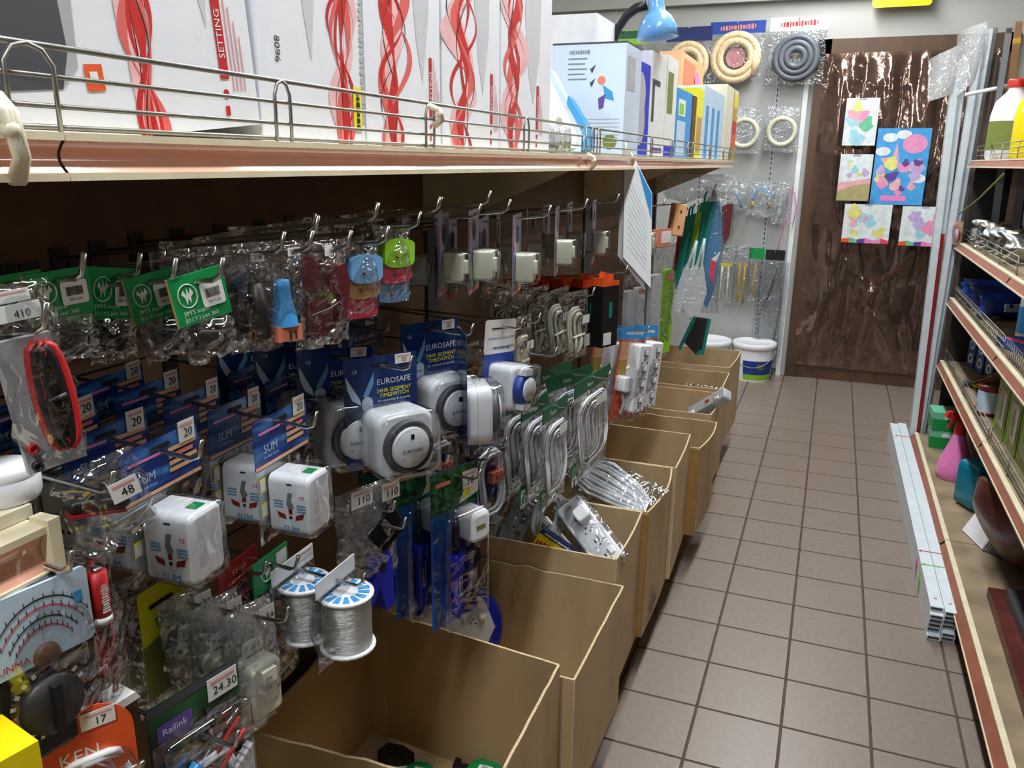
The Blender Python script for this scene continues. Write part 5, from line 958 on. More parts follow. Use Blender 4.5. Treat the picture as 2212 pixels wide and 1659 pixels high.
# ------------------------------------------------------------------ wall panel with hooks beside the door
YW = 3.545
pn = struct(MB().box(-.9, -.03, YW, YB, .04, 1.98, 'pegwhite').build('wall_panel'))
pn.name = 'wall_panel'
for x in (-.62, -.20):
    u = MB().box(x - .014, x + .014, YW - .004, YW, .04, 1.97, 'lgrey')
    for k in range(60): u.box(x - .003, x + .003, YW - .0046, YW - .0038, .1 + k * .03, .118 + k * .03, 'dark')
    u.build('slotted_upright', pn)
MB().box(-.055, -.028, YW - .01, YB, .0, 1.98, 'white').build('edge_post', pn)
def wbag(name, label, u, v, wpx, hpx, content, film_='clear', Y=3.47, head=None, hm='paper', htxt=None, tc='red', cat='pack', hp=.2, roll=0, d=.03):
    t, w, h = hangy(name, label, cat, u, v, Y, wpx, hpx, 0, roll)
    if head:
        c = MB().box(-w / 2, w / 2, -.0015, .0015, -h * hp, 0, hm)
        if htxt: c.marks(0, -h * hp * .5, w * .62, h * hp * .42, tc, -.0026, .04, 10)
        c.build('header_card', t)
    content(t, w, h); MB().bag(w, h * (1 - (hp if head else 0)), d, film_, -h * (hp if head else 0), int(u) % 23, 10, 12, wr=.012).build('bag', t)
    y0 = 0; MB().tube([(0, YW - Y, -h * .05), (0, -.015, -h * .05), (0, -.022, -h * .05 + .012)], .0025, 'steel', 6).build('peg', pn, t.location)
    return t
def coil(t, w, h, m, n=2, zc=-.6, R=.40, r=.012, in_m=None, turns=1):
    for k in range(n):
        RR = w * R * (1 - .28 * k); MB().tube([(RR * math.cos(q), -.008 - .004 * k, h * zc + RR * math.sin(q)) for q in [2 * PI * i / 28 for i in range(28)]], r, m, 8, True).build('hose_ring', t)
    if in_m: MB().prism(circ(0, h * zc, w * R * .45, 16), .004, .006, in_m).build('inner_label', t)
mat('hosecream', (226, 200, 160), rough=.5, var=.18, scale=8, stretch=(8, 8, 8)); mat('hosegrey', (96, 102, 110), rough=.45, var=.2, scale=8)
wbag('hose_pack', 'cream ribbed hose coil partly behind the blue lamp, navy header', 1490, 58, 100, 130, lambda t, w, h: coil(t, w, h, 'hosecream', 2, -.62, .40, .021), head=True, hm='navy', hp=.24)
wbag('hose_pack', 'cream ribbed hose coil with a red label and blue header', 1595, 46, 120, 132, lambda t, w, h: (coil(t, w, h, 'hosecream', 2, -.60, .40, .022, 'lineprint'), MB().tube([(w * .36, -.02, -h * .5), (w * .35, -.02, -h * .92)], .016, 'hosecream', 10).build('hose_end', t)), head=True, hm='blue', htxt='AIR-CON HOSE', tc='salmon', hp=.2)
wbag('hose_pack', 'dark grey hose coil with a white header, next to the door', 1728, 36, 126, 150, lambda t, w, h: (coil(t, w, h, 'hosegrey', 3, -.60, .36, .019), ), head=True, hm='white', htxt='SUPERIOR', tc='red', hp=.2)
for u, v, wp, hp_, lb in ((1612, 232, 72, 100, 'bagged white pipe ring with dull film, under the cream hose'), (1694, 230, 72, 98, 'bagged white pipe ring with a bright glint, under the grey hose')):
    wbag('pipe_ring', lb, u, v, wp, hp_, lambda t, w, h: coil(t, w, h, 'ivory', 1, -.56, .40, .015), 'milky')
wbag('maroon_bag', 'clear bag of dark maroon goods behind the blue curved sheet', 1572, 425, 34, 105, MAROON)
wbag('lime_card', 'lime and green header card showing behind the lamp neck', 1345, 66, 100, 90, lambda t, w, h: MB().quad(-w * .4, w * .4, -h * .2, -h * .02, 'dgreen', -.003).build('print', t), head=True, hm='lime', hp=.35)
wbag('tap_bag', 'bag of grey tap parts with blue, first on the wall hooks', 1598, 392, 42, 62, lambda t, w, h: MB().tube([(-w * .2, 0, -h * .3), (0, -.004, -h * .6), (w * .2, 0, -h * .9)], .008, 'sky', 8).build('tap', t), 'milky')
def arch(t, w, h): MB().tube([(w * .32 * math.cos(q), -.004, -h * .55 + h * .4 * math.sin(q)) for q in [PI * i / 12 for i in range(13)]] , .008, 'sky', 8).build('blue_arch', t, label='blue arched grip'); [MB().tube([(s * w * .32, -.004, -h * .55), (s * w * .32, -.004, -h * .75)], .008, 'gold', 8).build('tip', t) for s in (-1, 1)]
wbag('plier_bag', 'bag with a blue arched grip and gold tips on the wall', 1648, 394, 58, 74, arch, 'milky')
wbag('spray_bag', 'bag with a small grey nozzle bottle beside the pink cord', 1690, 394, 34, 90, lambda t, w, h: MB().lathe([(.014, -h * .8), (.016, -h * .5), (.008, -h * .4), (.012, -h * .25), (.0005, -h * .22)], 'lgrey', 12).build('nozzle', t), 'milky')
t, w, h = hangy('pink_string', 'pink cord loop hanging down the wall panel edge', 'cord', 1712, 408, 3.50, 24, 150); MB().tube([(-w * .3, 0, 0), (w * .2, 0, -h * .05), (w * .5, 0, -h * .25), (w * .35, 0, -h * .48), (0, 0, -h * .52), (-w * .4, 0, -h * .4), (-w * .45, 0, -h * .2), (-w * .2, 0, -h * .02)], .0035, 'pink', 6, True).build('loop', t); MB().tube([(-w * .4, 0, -h * .4), (-w * .8, 0, -h * .8), (-w * .7, 0, -h)], .003, 'pink', 6).build('tail', t); MB().tube([(0, .045, .004), (0, -.01, .004)], .002, 'steel', 5).build('peg', pn, t.location)
def brushes(m, tip):
    def f(t, w, h):
        for k in range(2): MB().tube([((k - .5) * w * .3, -.004, -h * .34), ((k - .5) * w * .36, -.004, -h * .98)], .008, m, 8).build('brush', t)
        MB().cb(0, -.004, -h * .32, w * .6, .012, h * .05, tip).build('ferrule', t)
    return f
wbag('brush_bag', 'bag of white brushes with a yellow band, lower wall hook', 1571, 532, 46, 125, brushes('ivory', 'yellow')); wbag('brush_bag', 'bag of gold-coloured rods beside the white brushes', 1608, 532, 36, 125, brushes('gold', 'tan'))
wbag('valve_bag', 'green-headed bag with a gold fitting on the lower wall hook', 1636, 536, 34, 115, lambda t, w, h: MB().tube([(0, 0, -h * .3), (-w * .1, 0, -h * .8), (w * .2, 0, -h * .95)], .006, 'gold', 8).build('fitting', t), head=True, hm='green', hp=.2)
wbag('cable_tie_bag', 'black-headed bag beside the green-headed one on the wall', 1676, 540, 42, 110, lambda t, w, h: MB().tube([(w * .3, 0, -h * .2), (0, 0, -h * .6), (-w * .2, 0, -h)], .004, 'dgrey', 6).build('tie', t), head=True, hm='black', hp=.2)
t, w, h = hangy('steel_hose', 'long loop of grey braided hose hanging by the door', 'hose', 1672, 570, 3.49, 52, 200); MB().tube([(w * .35, 0, 0), (0, 0, -h * .25), (-w * .42, 0, -h * .55), (-w * .42, 0, -h * .8), (-w * .2, 0, -h * .98), (w * .1, 0, -h), (w * .3, 0, -h * .75), (w * .42, 0, -h * .45), (w * .38, 0, -h * .05)], .006, 'grey', 8).build('hose', t); MB().bag(w * 1.3, h * 1.05, .03, 'clear', .01, 4, wr=.012).build('bag', t); MB().tube([(w * .35, .055, 0), (w * .35, -.01, 0)], .0025, 'steel', 5).build('peg', pn, t.location)
# buckets
def bucket(t, R, H, lab=True):
    MB().lathe([(R * .84, 0), (R * .98, H * .62), (R * .96, H * .66), (R * .99, H * .9), (R * .99, H * .92)], 'g_white', 28).build('body', t); MB().lathe([(R * 1.0, H * .86), (R * 1.06, H * .87), (R * 1.06, H), (R * .98, H * 1.02), (R * .92, H * .99), (.0005, H * .99)], 'white', 28).build('lid', t)
    if lab:
        def fn(a, b): an = R_(-115 + 100 * a); r = R * (.845 + .13 * b) * 1.012; return (r * math.cos(an), r * math.sin(an), H * (.06 + .52 * b))
        l = MB().grid(fn, 14, 4, 'blue'); l.grid(lambda a, b: (fn(a, b * .28)[0] * 1.006, fn(a, b * .28)[1] * 1.006, fn(a, b * .28)[2]), 14, 2, 'lime'); l.grid(lambda a, b: tuple(x * (1.008 if i < 2 else 1) for i, x in enumerate(fn(.42 + .2 * a, .55 + .3 * b))), 4, 3, 'olive'); l.build('label', t, label='blue and green picture label')
        MB().tube([(R * 1.06 * math.cos(a), -abs(R * 1.06 * math.sin(a)) * .9 - .004, H * (.9 - .5 * math.sin(a))) for a in [PI * i / 14 for i in range(15)]], .003, 'wire', 6).build('handle', t)
p = at(1612, 826, Z=0); t = thing('paint_bucket', 'white lidded bucket with a blue and green label on the floor', 'bucket', (p.x + .02, p.y + .12, 0)); bucket(t, .125, .235)
p = at(1545, 800, Z=0); t = thing('paint_bucket', 'second white bucket, behind the farthest cardboard box', 'bucket', (p.x - .03, 3.36, 0)); bucket(t, .125, .235, False)
# yellow sign above the door
p = at(1948, 8, Y=3.50); t = thing('yellow_sign', 'yellow plastic sign above the door, cut by the picture top', 'sign', p); MB().prism(rrect(0, .07, .30, .17, .02), -.003, .003, 'g_yellow').build('plate', t); MB().prism(rrect(0, .07, .26, .13, .015), -.0045, -.003, 'yellow').marks(0, .085, .16, .05, 'dark', -.005, 0, 5).build('face', t); MB().box(-.1, -.09, 0, .03, .05, .09, 'grey').box(.09, .1, 0, .03, .05, .09, 'grey').build('bracket', t)
# ------------------------------------------------------------------ door with film
dr = MB(); dr.box(DX0, DX0 + .075, YB - .035, YB + .10, 0, DZ, 'doorwood').box(DX1 - .075, DX1, YB - .035, YB + .10, 0, DZ, 'doorwood').box(DX0, DX1, YB - .035, YB + .10, DZ - .10, DZ, 'doorwood').box(DX0, DX1, YB - .025, YB + .10, 0, .10, 'doorwood')
dr = struct(dr.build('door_1'))
MB().box(DX0, DX1, YB + .75, YB + .8, 0, DZ, 'dark').box(DX0 - .3, DX0 - .28, YB + .12, YB + .8, 0, DZ, 'dark').box(DX1 + .28, DX1 + .3, YB + .12, YB + .8, 0, DZ, 'dark').box(DX0 - .3, DX1 + .3, YB + .1, YB + .8, DZ, DZ + .02, 'dark').box(DX0 - .3, DX1 + .3, YB + .12, YB + .8, -.02, 0, 'dark').build('dark_recess', dr)
MB().box(DX0 + .075, DX1 - .075, YB + .05, YB + .08, 1.38, 1.45, 'doorwood').build('mid_rail', dr)
def brown_film():
    m = bpy.data.materials.new('brownfilm'); m.use_nodes = True; MATS['brownfilm'] = m; nt = m.node_tree; N = nt.nodes; b = N['Principled BSDF']
    tc = N.new('ShaderNodeTexCoord'); nz = N.new('ShaderNodeTexNoise'); nz.inputs['Scale'].default_value = 9; nz.inputs['Detail'].default_value = 5; nz.inputs['Distortion'].default_value = 1.2
    nt.links.new(tc.outputs['Object'], nz.inputs['Vector']); rp = N.new('ShaderNodeValToRGB'); rp.color_ramp.elements[0].color = rgb(92, 70, 60); rp.color_ramp.elements[1].color = rgb(164, 134, 118); nt.links.new(nz.outputs[0], rp.inputs[0]); nt.links.new(rp.outputs[0], b.inputs['Base Color'])
    b.inputs['Roughness'].default_value = .11; b.inputs['Specular IOR Level'].default_value = .9; b.inputs['Alpha'].default_value = .72; b.inputs['Metallic'].default_value = .75
    bp = N.new('ShaderNodeBump'); bp.inputs['Strength'].default_value = .12; bp.inputs['Distance'].default_value = .02; n2 = N.new('ShaderNodeTexNoise'); n2.inputs['Scale'].default_value = 11; n2.inputs['Detail'].default_value = 2; n2.inputs['Distortion'].default_value = 1.5
    nt.links.new(tc.outputs['Object'], n2.inputs['Vector']); nt.links.new(n2.outputs[0], bp.inputs['Height']); nt.links.new(bp.outputs[0], b.inputs['Normal'])
brown_film()
_rn = random.Random(19)
FOLDS = [(_rn.uniform(-.1, 1.1), _rn.uniform(0, 1.0), R_(_rn.uniform(-38, 38)), _rn.uniform(.012, .030), _rn.uniform(.02, .07), _rn.uniform(.25, .7)) for _ in range(26)] + [(_rn.uniform(0, 1), _rn.uniform(.3, 1.9), R_(_rn.uniform(-80, 80)), _rn.uniform(.005, .012), _rn.uniform(.012, .03), _rn.uniform(.08, .25)) for _ in range(46)]
def crease(x, z):
    """the film's folds: long pulled creases below, upright waves above, small dents all over"""
    k = min(1, max(0, (z - .95) / .5)); h = 0.0
    for (fx, fz, an, am, wd_, ln) in FOLDS:
        dx, dz = x - fx, z - fz; d = dx * math.cos(an) + dz * math.sin(an); s_ = -dx * math.sin(an) + dz * math.cos(an)
        if abs(s_) < ln: h += am * math.exp(-abs(d) / wd_) * (1 - (s_ / ln) ** 2)
    h += k * (.014 * math.sin(x * 26 + 2.2 * math.sin(z * 2.3)) + .006 * math.sin(x * 61 + z * 5))
    q = max(0, min(1, (1.93 - z) / .5)); q2 = max(0, min(1, (z - .85) / .5)); h += .06 * q * q2  # added bulge tilts the upper film so it mirrors the ceiling tubes
    return min(.11, h * .85 + .004 * noise.noise(Vector((x * 14, z * 9, 3))))
x0, x1, z0, z1 = DX0 + .045, DX1 - .045, .085, 1.92
MB().grid(lambda a, b: (x0 + (x1 - x0) * a, YB - .042 - .012 * math.sin(PI * a) - (crease(a * 1.0, z0 + (z1 - z0) * b) + .01) * min(1, 8 * a, 8 * (1 - a), 12 * b + .1, 12 * (1 - b) + .1), z0 + (z1 - z0) * b), 90, 150, 'brownfilm').build('plastic_film', dr, label='crumpled brown-tinted plastic film')
t = thing('red_pole', 'red pole end showing dimly through the brown film', 'pole', at(1915, 595, Y=YB + .06), (0, R_(62), 0)); MB().tube([(0, 0, -.10), (0, 0, .10)], .016, 'red', 10).build('pole', t); MB().tube([(0, 0, -.12), (0, 0, -.10)], .018, 'dark', 10).build('end_cap', t)
# pictures taped on the film (generic pictures)
def poster(label, tl, w, h, m, deco, Y=YB - .185, roll=0):
    p = at(*tl, Y=Y); t = thing('poster', label, 'poster', (p.x + w / 2, Y, p.z), (R_(1), R_(roll), 0)); MB().prism([(-w / 2, -h), (w / 2, -h), (w / 2, 0), (-w / 2, 0)], 0, .0008, m).build('sheet', t)
    pr = MB(); deco(pr, w, h); pr.build('print', t); k = MB().box(-.02, .02, -.0012, .0, -.012, .03, 'clear_stiff'); k.build('tape', t); return t
def blobs(seed, cols, n, x0=-.4, x1=.4, z0=-.9, z1=-.1, r=.10, base=None):
    def f(pr, w, h):
        rn = random.Random(seed)
        if base: base(pr, w, h)
        for k in range(n):
            m = cols[k % len(cols)]; cx, cz, rr = w * rn.uniform(x0, x1), h * rn.uniform(z0, z1), w * r * rn.uniform(.5, 1.3)
            pr.poly([(cx + rr * (1 + .35 * math.sin(3 * a + k)) * math.cos(a), cz + rr * (1 + .35 * math.cos(2 * a + k)) * math.sin(a)) for a in [2 * PI * i / 12 for i in range(12)]], m, -.0006 - k * .00004)
    return f
for k, v in dict(ppink=(232, 150, 190), pgreen=(110, 190, 150), pblue=(160, 210, 226), pyel=(226, 222, 130), psand=(176, 166, 116), plil=(190, 170, 214), prose=(236, 170, 180), psky=(70, 160, 222), psheet=(222, 230, 232)).items(): mat(k, v, rough=.5)
poster('white crayon picture with pink and green patches, topmost on the door film', (1830, 212), .172, .255, 'psheet', blobs(3, ('ppink', 'prose', 'pblue', 'pyel', 'pgreen', 'pblue'), 9, -.28, .28, -.85, -.2, .2))
poster('white crayon picture with a sandy ground, left of the blue poster', (1817, 333), .172, .258, 'psheet', blobs(8, ('pblue', 'pyel', 'plil'), 6, -.3, .3, -.45, -.15, .12, lambda pr, w, h: (pr.poly([(-w / 2, -h), (w / 2, -h), (w / 2, -h * .62), (0, -h * .66), (-w / 2, -h * .8)], 'psand', -.0005), pr.poly([(-w / 2, -h * .8), (0, -h * .66), (w / 2, -h * .62), (w / 2, -h * .5), (-w * .1, -h * .58), (-w / 2, -h * .62)], 'prose', -.0005))))
poster('bright blue sky poster with clouds and pastel patches', (1898, 277), .272, .415, 'psky', blobs(5, ('ppink', 'plil', 'pyel', 'purple', 'prose'), 20, -.36, .34, -.84, -.40, .11, lambda pr, w, h: ([pr.poly(circ(w * a, h * b, w * .09, 12, sx=1.6), 'psheet', -.0004) for a, b in ((-.25, -.12), (.0, -.08), (.25, -.5), (-.36, -.3), (.36, -.65))], pr.poly(circ(w * .22, -h * .2, w * .19, 18, sx=1.2), 'ppink', -.0006), pr.quad(-w * .3, w * .18, -h * .95, -h * .88, 'pink', -.0006), pr.poly([(-w * .2, -h * .5), (-w * .02, -h * .5), (-w * .11, -h * .18)], 'prose', -.0005))))
for lb, tl, w_, sd in (('white colouring sheet with pink and yellow patches and a rainbow hem', (1826, 440), .252, 12), ('white colouring sheet with blue and pink patches, beside the white channels', (1951, 445), .235, 15)):
    poster(lb, tl, w_, .22, 'psheet', blobs(sd, ('ppink', 'pyel', 'prose', 'pblue') if sd == 12 else ('pblue', 'plil', 'ppink', 'prose'), 12, -.36, .36, -.75, -.18, .11, lambda pr, w, h: [pr.poly([(-w / 2 + w * k / 6, -h), (-w / 2 + w * (k + 1) / 6, -h), (-w / 2 + w * (k + 1) / 6, -h * (.88 + .04 * (k % 2))), (-w / 2 + w * k / 6, -h * (.86 + .05 * ((k + 1) % 2)))], c, -.0005) for k, c in enumerate(('orange', 'pgreen', 'purple', 'pink', 'ppink', 'rose'))]))
# ------------------------------------------------------------------ right display shelf
XQ, XRP = 0.70, 1.10
def rlip(c, s, x, y0, y1, zt, hh=.030):
    """slanted price channel: cream rims and a brown strip"""
    k = .022 if hh > .031 else .012
    for q, z in ((0, zt - hh), (k, zt - .005)): c.box(x - k + q - .002, x - k + q + .012, y0, y1, z, z + .005, 'creamsteel')
    s.add([(x - k, y0 + .004, zt - hh + .004), (x - k, y1 - .004, zt - hh + .004), (x + .001, y1 - .004, zt - .003), (x + .001, y0 + .004, zt - .003)], [(3, 2, 1, 0)], 'lip_brown')
SHZ = [.47, .752, .992, 1.33]
for k, (y0, y1, lb) in enumerate(((-.2, 1.0, 'low shelf bay with the brown planks, along the other side of the aisle'), (1.0, 2.2, 'low shelf bay with the spray bottles, along the other side of the aisle'), (-1.4, -.2, 'shelf bay of the other aisle side, out of the picture'))):
    t = thing('display_shelf', 'brown-lipped steel ' + lb, 'shelf', (0, 0, 0))
    for y in (y0 + .015, y1 - .015): MB().box(XRP - .01, XRP + .03, y - .0145, y + .0145, 0, 1.95, 'creamsteel').build('upright', t)
    MB().box(XRP + .002, XRP + .014, y0 + .03, y1 - .03, .12, 1.95, 'board_tan').build('back_board', t)  # board carried up high to block the lamps over the next aisle
    s = MB().box(.655, XRP, y0 + .002, y1 - .002, .09, .12, 'shelfdirty').box(.70, XRP, y0, y1, 0, .09, 'dark').build('base_shelf', t); a, b = MB(), MB(); rlip(a, b, .643, y0 + .003, y1 - .003, .122, .034); a.build('lip_channel', s); b.build('lip_strip', s)
    for z in SHZ:
        s = MB().box(XQ + .012, XRP, y0 + .003, y1 - .003, z - .02, z, 'shelfdirty').build('shelf_board', t); a, b = MB(), MB(); rlip(a, b, XQ, y0 + .003, y1 - .003, z); a.build('lip_channel', s); b.build('lip_strip', s)
    if k == 1: MB().box(XQ + .02, XRP, y1 - .008, y1 - .002, .12, 1.31, 'dark').build('view_darkening_panel', t)  # added dark sheet that darkens the view through the mesh and shelves
    if k < 2:
        for yy_, z, ww in ((y0 + .25, .12, .05), (y0 + .7, .12, .03), (y0 + .4, SHZ[0], .05), (y0 + .8, SHZ[0], .02), (y0 + .55, SHZ[1], .015), (y0 + .85, SHZ[2], .015)): MB().box((.6415 if z < .2 else XQ - .0015), (.643 if z < .2 else XQ), yy_, yy_ + ww, z - .031, z + .001, 'cream').build('price_tag', t)
def rguard(z, y0, y1, label, n=0):
    t = thing('wire_guard', label, 'shelf guard', (XQ + .016, 0, z))
    for q in (.018, .036, .054): MB().tube([(0, y0, q), (0, y1, q)], .0018, 'wire', 5).build('rail', t)
    if n:
        for k in range(n): MB().tube([(.001, y0 + (y1 - y0) * k / (n - 1), 0), (.001, y0 + (y1 - y0) * k / (n - 1), .054)], .0014, 'wire', 4).build('upright_wire', t)
    else:
        for k in range(5): MB().tube([(0, y0 + (y1 - y0) * k / 4, 0), (0, y0 + (y1 - y0) * k / 4, .054)], .0018, 'wire', 5).build('post', t)
rguard(SHZ[3], 1.02, 2.18, 'wire guard before the white and yellow bottles on the high shelf'); rguard(SHZ[2], 1.02, 2.18, 'wire guard before the silver packs'); rguard(SHZ[1], 1.02, 2.18, 'close-set wire guard before the blue bags', 44); rguard(SHZ[0], 1.02, 2.18, 'wire guard before the blue picture boxes'); rguard(SHZ[0], -.18, .98, 'wire guard before the lime boxes'); rguard(SHZ[1], -.18, .98, 'wire guard above the lime boxes', 44)
# wire mesh panel closing the shelf end
t = thing('mesh_panel', 'black wire mesh panel closing the end of the low shelf', 'mesh panel', (XQ + .03, 2.215, .02))
for k in range(13): MB().tube([(k * .029, 0, 0), (k * .029, 0, 1.15)], .0014, 'wire', 4).build('upright_wire', t)
for k in range(24): MB().tube([(0, .002, k * .05), (.35, .002, k * .05)], .0014, 'wire', 4).build('cross_wire', t)
# tall white channels standing at the shelf end
def chan(label, b, tpt, w, m='pipewhite', d=.016, name='wall_channel', Y=2.26):
    A, B = at(*b, Y=Y), at(*tpt, Y=Y + .01); A.z = max(A.z, .0)
    A = B + (A - B) * ((B.z - .0) / (B.z - A.z)) if A.z > .001 else A
    t = thing(name, label, 'channel', A); ez = (B - A); L = ez.length; ez.normalize(); ex = Vector((1, 0, 0)); ex = (ex - ez * ex.dot(ez)).normalized(); ey = ez.cross(ex); M_ = Matrix((ex, ey, ez)).transposed().to_4x4(); M_.translation = A; t.matrix_world = M_
    MB().box(-w / 2, w / 2, -d / 2, -d / 2 + .003, 0, L, m).box(-w / 2, -w / 2 + .003, -d / 2, d / 2, 0, L, m).box(w / 2 - .003, w / 2, -d / 2, d / 2, 0, L, m).build('channel', t); MB().box(-w / 2 + .003, w / 2 - .003, d / 2 - .003, d / 2, 0, L, m).build('cover', t); return t
chan('broad white channel standing foremost at the shelf end, beside the door', (1978, 890), (2068, 140), .034, Y=2.24); chan('white channel standing second from the door', (1986, 892), (2085, 130), .026, Y=2.27); chan('white channel standing third from the door', (1992, 890), (2118, 90), .03, Y=2.245)
chan('slim white channel nearest the mesh panel', (2000, 888), (2140, 62), .022, Y=2.27); chan('slim grey channel behind the white ones', (2006, 886), (2150, 60), .018, 'grey', Y=2.30); chan('dull red flat bar standing among the white channels', (2000, 800), (2037, 505), .014, 'dred', .006, 'flat_bar', Y=2.222)
t, w, h = hangy('white_film', 'white plastic film flag at the top of the standing channels', 'plastic film', 2040, 100, 2.225, 72, 118, 20, 8)
MB().grid(lambda a, b: ((a - .5) * w, .012 * math.sin(a * 5 + b * 2), -h * b - w * .35 * (1 - a) * (1 - b) + w * .2 * (a * b)), 8, 10, 'frost').build('flap', t); MB().grid(lambda a, b: (w * .35 + a * w * .9, -.02 + .012 * math.sin(a * 4 + b * 3), h * .22 - h * 1.2 * b * (1 - .3 * a) + a * h * .12), 8, 10, 'frost').build('wrap', t)
t = thing('tape_measure_card', 'brown card with a round white dial and red ring, at the shelf corner', 'gauge card', at(2072, 478, X=.688), (0, 0, R_(-78))); MB().box(-.05, .05, 0, .002, -.095, 0, 'tan').build('card', t); MB().lathe([(.030, .002), (.034, .006), (.030, .010), (.026, .006)], 'red', 24, (.01, 0, -.055), 'y').build('ring', t); MB().lathe([(.027, .002), (.026, .008), (.0005, .008)], 'paper', 24, (.01, 0, -.055), 'y').build('dial', t); MB().lathe([(.014, .002), (.014, .006), (.0005, .006)], 'salmon', 16, (-.028, 0, -.02), 'y').build('small_dial', t); MB().bag(.11, .1, .03, 'clear', .0, 3, wr=.006).build('bag', t)
A, B = at(2072, 462, X=.685), at(2168, 376, X=.685); t = thing('yellow_string', 'yellow string running up from the shelf corner', 'string', A); MB().tube([(0, 0, 0), tuple((B - A) * .5 + Vector((0, 0, -.01))), tuple(B - A)], .0035, 'olive', 6).build('string', t); MB().lathe([(.0005, -.006), (.006, 0), (.0005, .006)], 'olive', 8).build('knot', t)
# high shelf goods
def bottle(label, p, R, H, m, cap, trig=None, sx=1.0, name='bottle', rz=0, lab=None):
    t = thing(name, label, 'bottle', p, (0, 0, R_(rz))); MB().lathe([(R * .92, 0), (R, H * .04), (R, H * .55), (R * .85, H * .72), (R * .35, H * .86), (R * .33, H * .92)], m, 20, sx=sx).build('body', t); MB().lathe([(R * .4, H * .9), (R * .42, H * .98), (R * .38, H * 1.0), (.0005, H * 1.0)], cap, 14).build('cap', t)
    if trig:
        MB().box(-R * .9, R * .3, -R * .18, R * .18, H * 1.0, H * 1.13, trig).build('spray_head', t); MB().prism([(-R * .55, H * 1.0), (-R * .4, H * 1.0), (-R * .55, H * .82), (-R * .68, H * .82)], -R * .08, R * .08, trig).build('trigger', t)
    if lab: MB().grid(lambda a, b: (R * 1.01 * math.cos(R_(150 + 120 * a)) * sx, R * 1.01 * math.sin(R_(150 + 120 * a)), H * (.12 + .36 * b)), 10, 2, lab).build('label', t)
    return t
S3 = SHZ[3] + .001
bottle('white bottle with a red cap on the high shelf', (.775, 1.90, S3), .072, .29, 'g_white', 'red', lab='olive'); bottle('clear grey bottle with a yellow trigger head on the high shelf', (.84, 1.74, S3), .05, .27, 'lgrey', 'g_yellow', 'g_yellow'); bottle('tall yellow bottle with a white cap on the high shelf', (.79, 1.62, S3), .05, .26, 'g_yellow', 'white'); bottle('lime spray bottle at the right picture edge, high shelf', (.83, 1.48, S3), .05, .30, 'lime', 'white', lab='paper')
t = thing('wood_batten', 'brown wooden batten standing at the far end of the high shelf', 'batten', (.80, 2.12, S3), (0, R_(-2), 0)); MB().box(-.012, .012, -.012, .012, 0, .52, 'woodbatten').build('batten', t); MB().box(-.0125, .0125, -.0125, .0125, .44, .46, 'gold').build('band', t)
t = thing('grey_rail', 'dark grey rail standing beside the wooden batten', 'rail', (.755, 2.14, S3)); MB().box(-.01, .01, -.012, .012, 0, .50, 'dgrey').build('rail', t); MB().box(-.0105, .0105, -.0135, -.0125, .02, .48, 'grey').build('groove', t)
t = thing('white_rod', 'short white rod lying out from the high shelf past the channels', 'rod', at(2085, 205, Y=2.16), (0, R_(78), 0)); MB().tube([(0, 0, 0), (0, 0, .22)], .008, 'white', 8).build('rod', t); MB().tube([(0, 0, .22), (0, 0, .24)], .011, 'grey', 8).build('end', t)
# third shelf: silver packs
rn = random.Random(4)
for k in range(9):
    t = thing('silver_pack', 'crumpled silver pack on the shelf below the bottles, ' + ['nearest the gauge card', 'second from the gauge card', 'third from the gauge card', 'fourth from the gauge card', 'fifth from the gauge card', 'sixth from the gauge card', 'back row by the gauge card', 'back row middle', 'back row at the picture edge'][k], 'pack', (.79 + (.12 if k > 5 else 0), (2.08 - .15 * k if k < 6 else 2.0 - .25 * (k - 6)), SHZ[2] + .001), (0, 0, R_(rn.uniform(-30, 30))))
    MB().at(T3(0, 0, .10)).bag(.13, .10, .06, 'steel', 0, k, 8, 8, wr=.02).build('pouch', t); MB().cb(0, -.031, .05, .05, .004, .03, ('olive', 'red', 'gold', 'green', 'paper')[k % 5]).build('label', t)
# second shelf: blue bags and a spray can
for k, (y, lb) in enumerate(((2.05, 'nearest the channels'), (1.86, 'in the middle'), (1.68, 'nearest the spray bottle'))):
    t = thing('blue_bag', 'dark blue plastic bag on the second shelf, ' + lb, 'bag', (.82, y, SHZ[1] + .001), (0, 0, R_(20 * k - 15))); MB().at(T3(0, 0, .10)).bag(.2, .10, .10, 'g_blue' if k != 1 else 'navy', 0, k + 40, 10, 8, wr=.018).build('pouch', t); MB().cb(0, -.04, .05, .06, .02, .03, ('sky', 'gold', 'pale')[k]).build('label', t)
bottle('white spray bottle with a blue neck at the picture edge, second shelf', (.83, 1.25, SHZ[1] + .001), .045, .24, 'paper', 'cyan', lab='cyan')
t = thing('blue_pack', 'flat blue and red pack lying at the front of the second shelf', 'pack', (.78, 1.08, SHZ[1] + .001), (0, 0, R_(-70))); MB().box(-.08, .08, -.04, .04, 0, .03, 'blue').build('carton', t); MB().add([(-.06, -.03, .0306), (.06, -.03, .0306), (.06, .0, .0306), (-.06, .0, .0306)], [(0, 1, 2, 3)], 'rose').build('print', t)
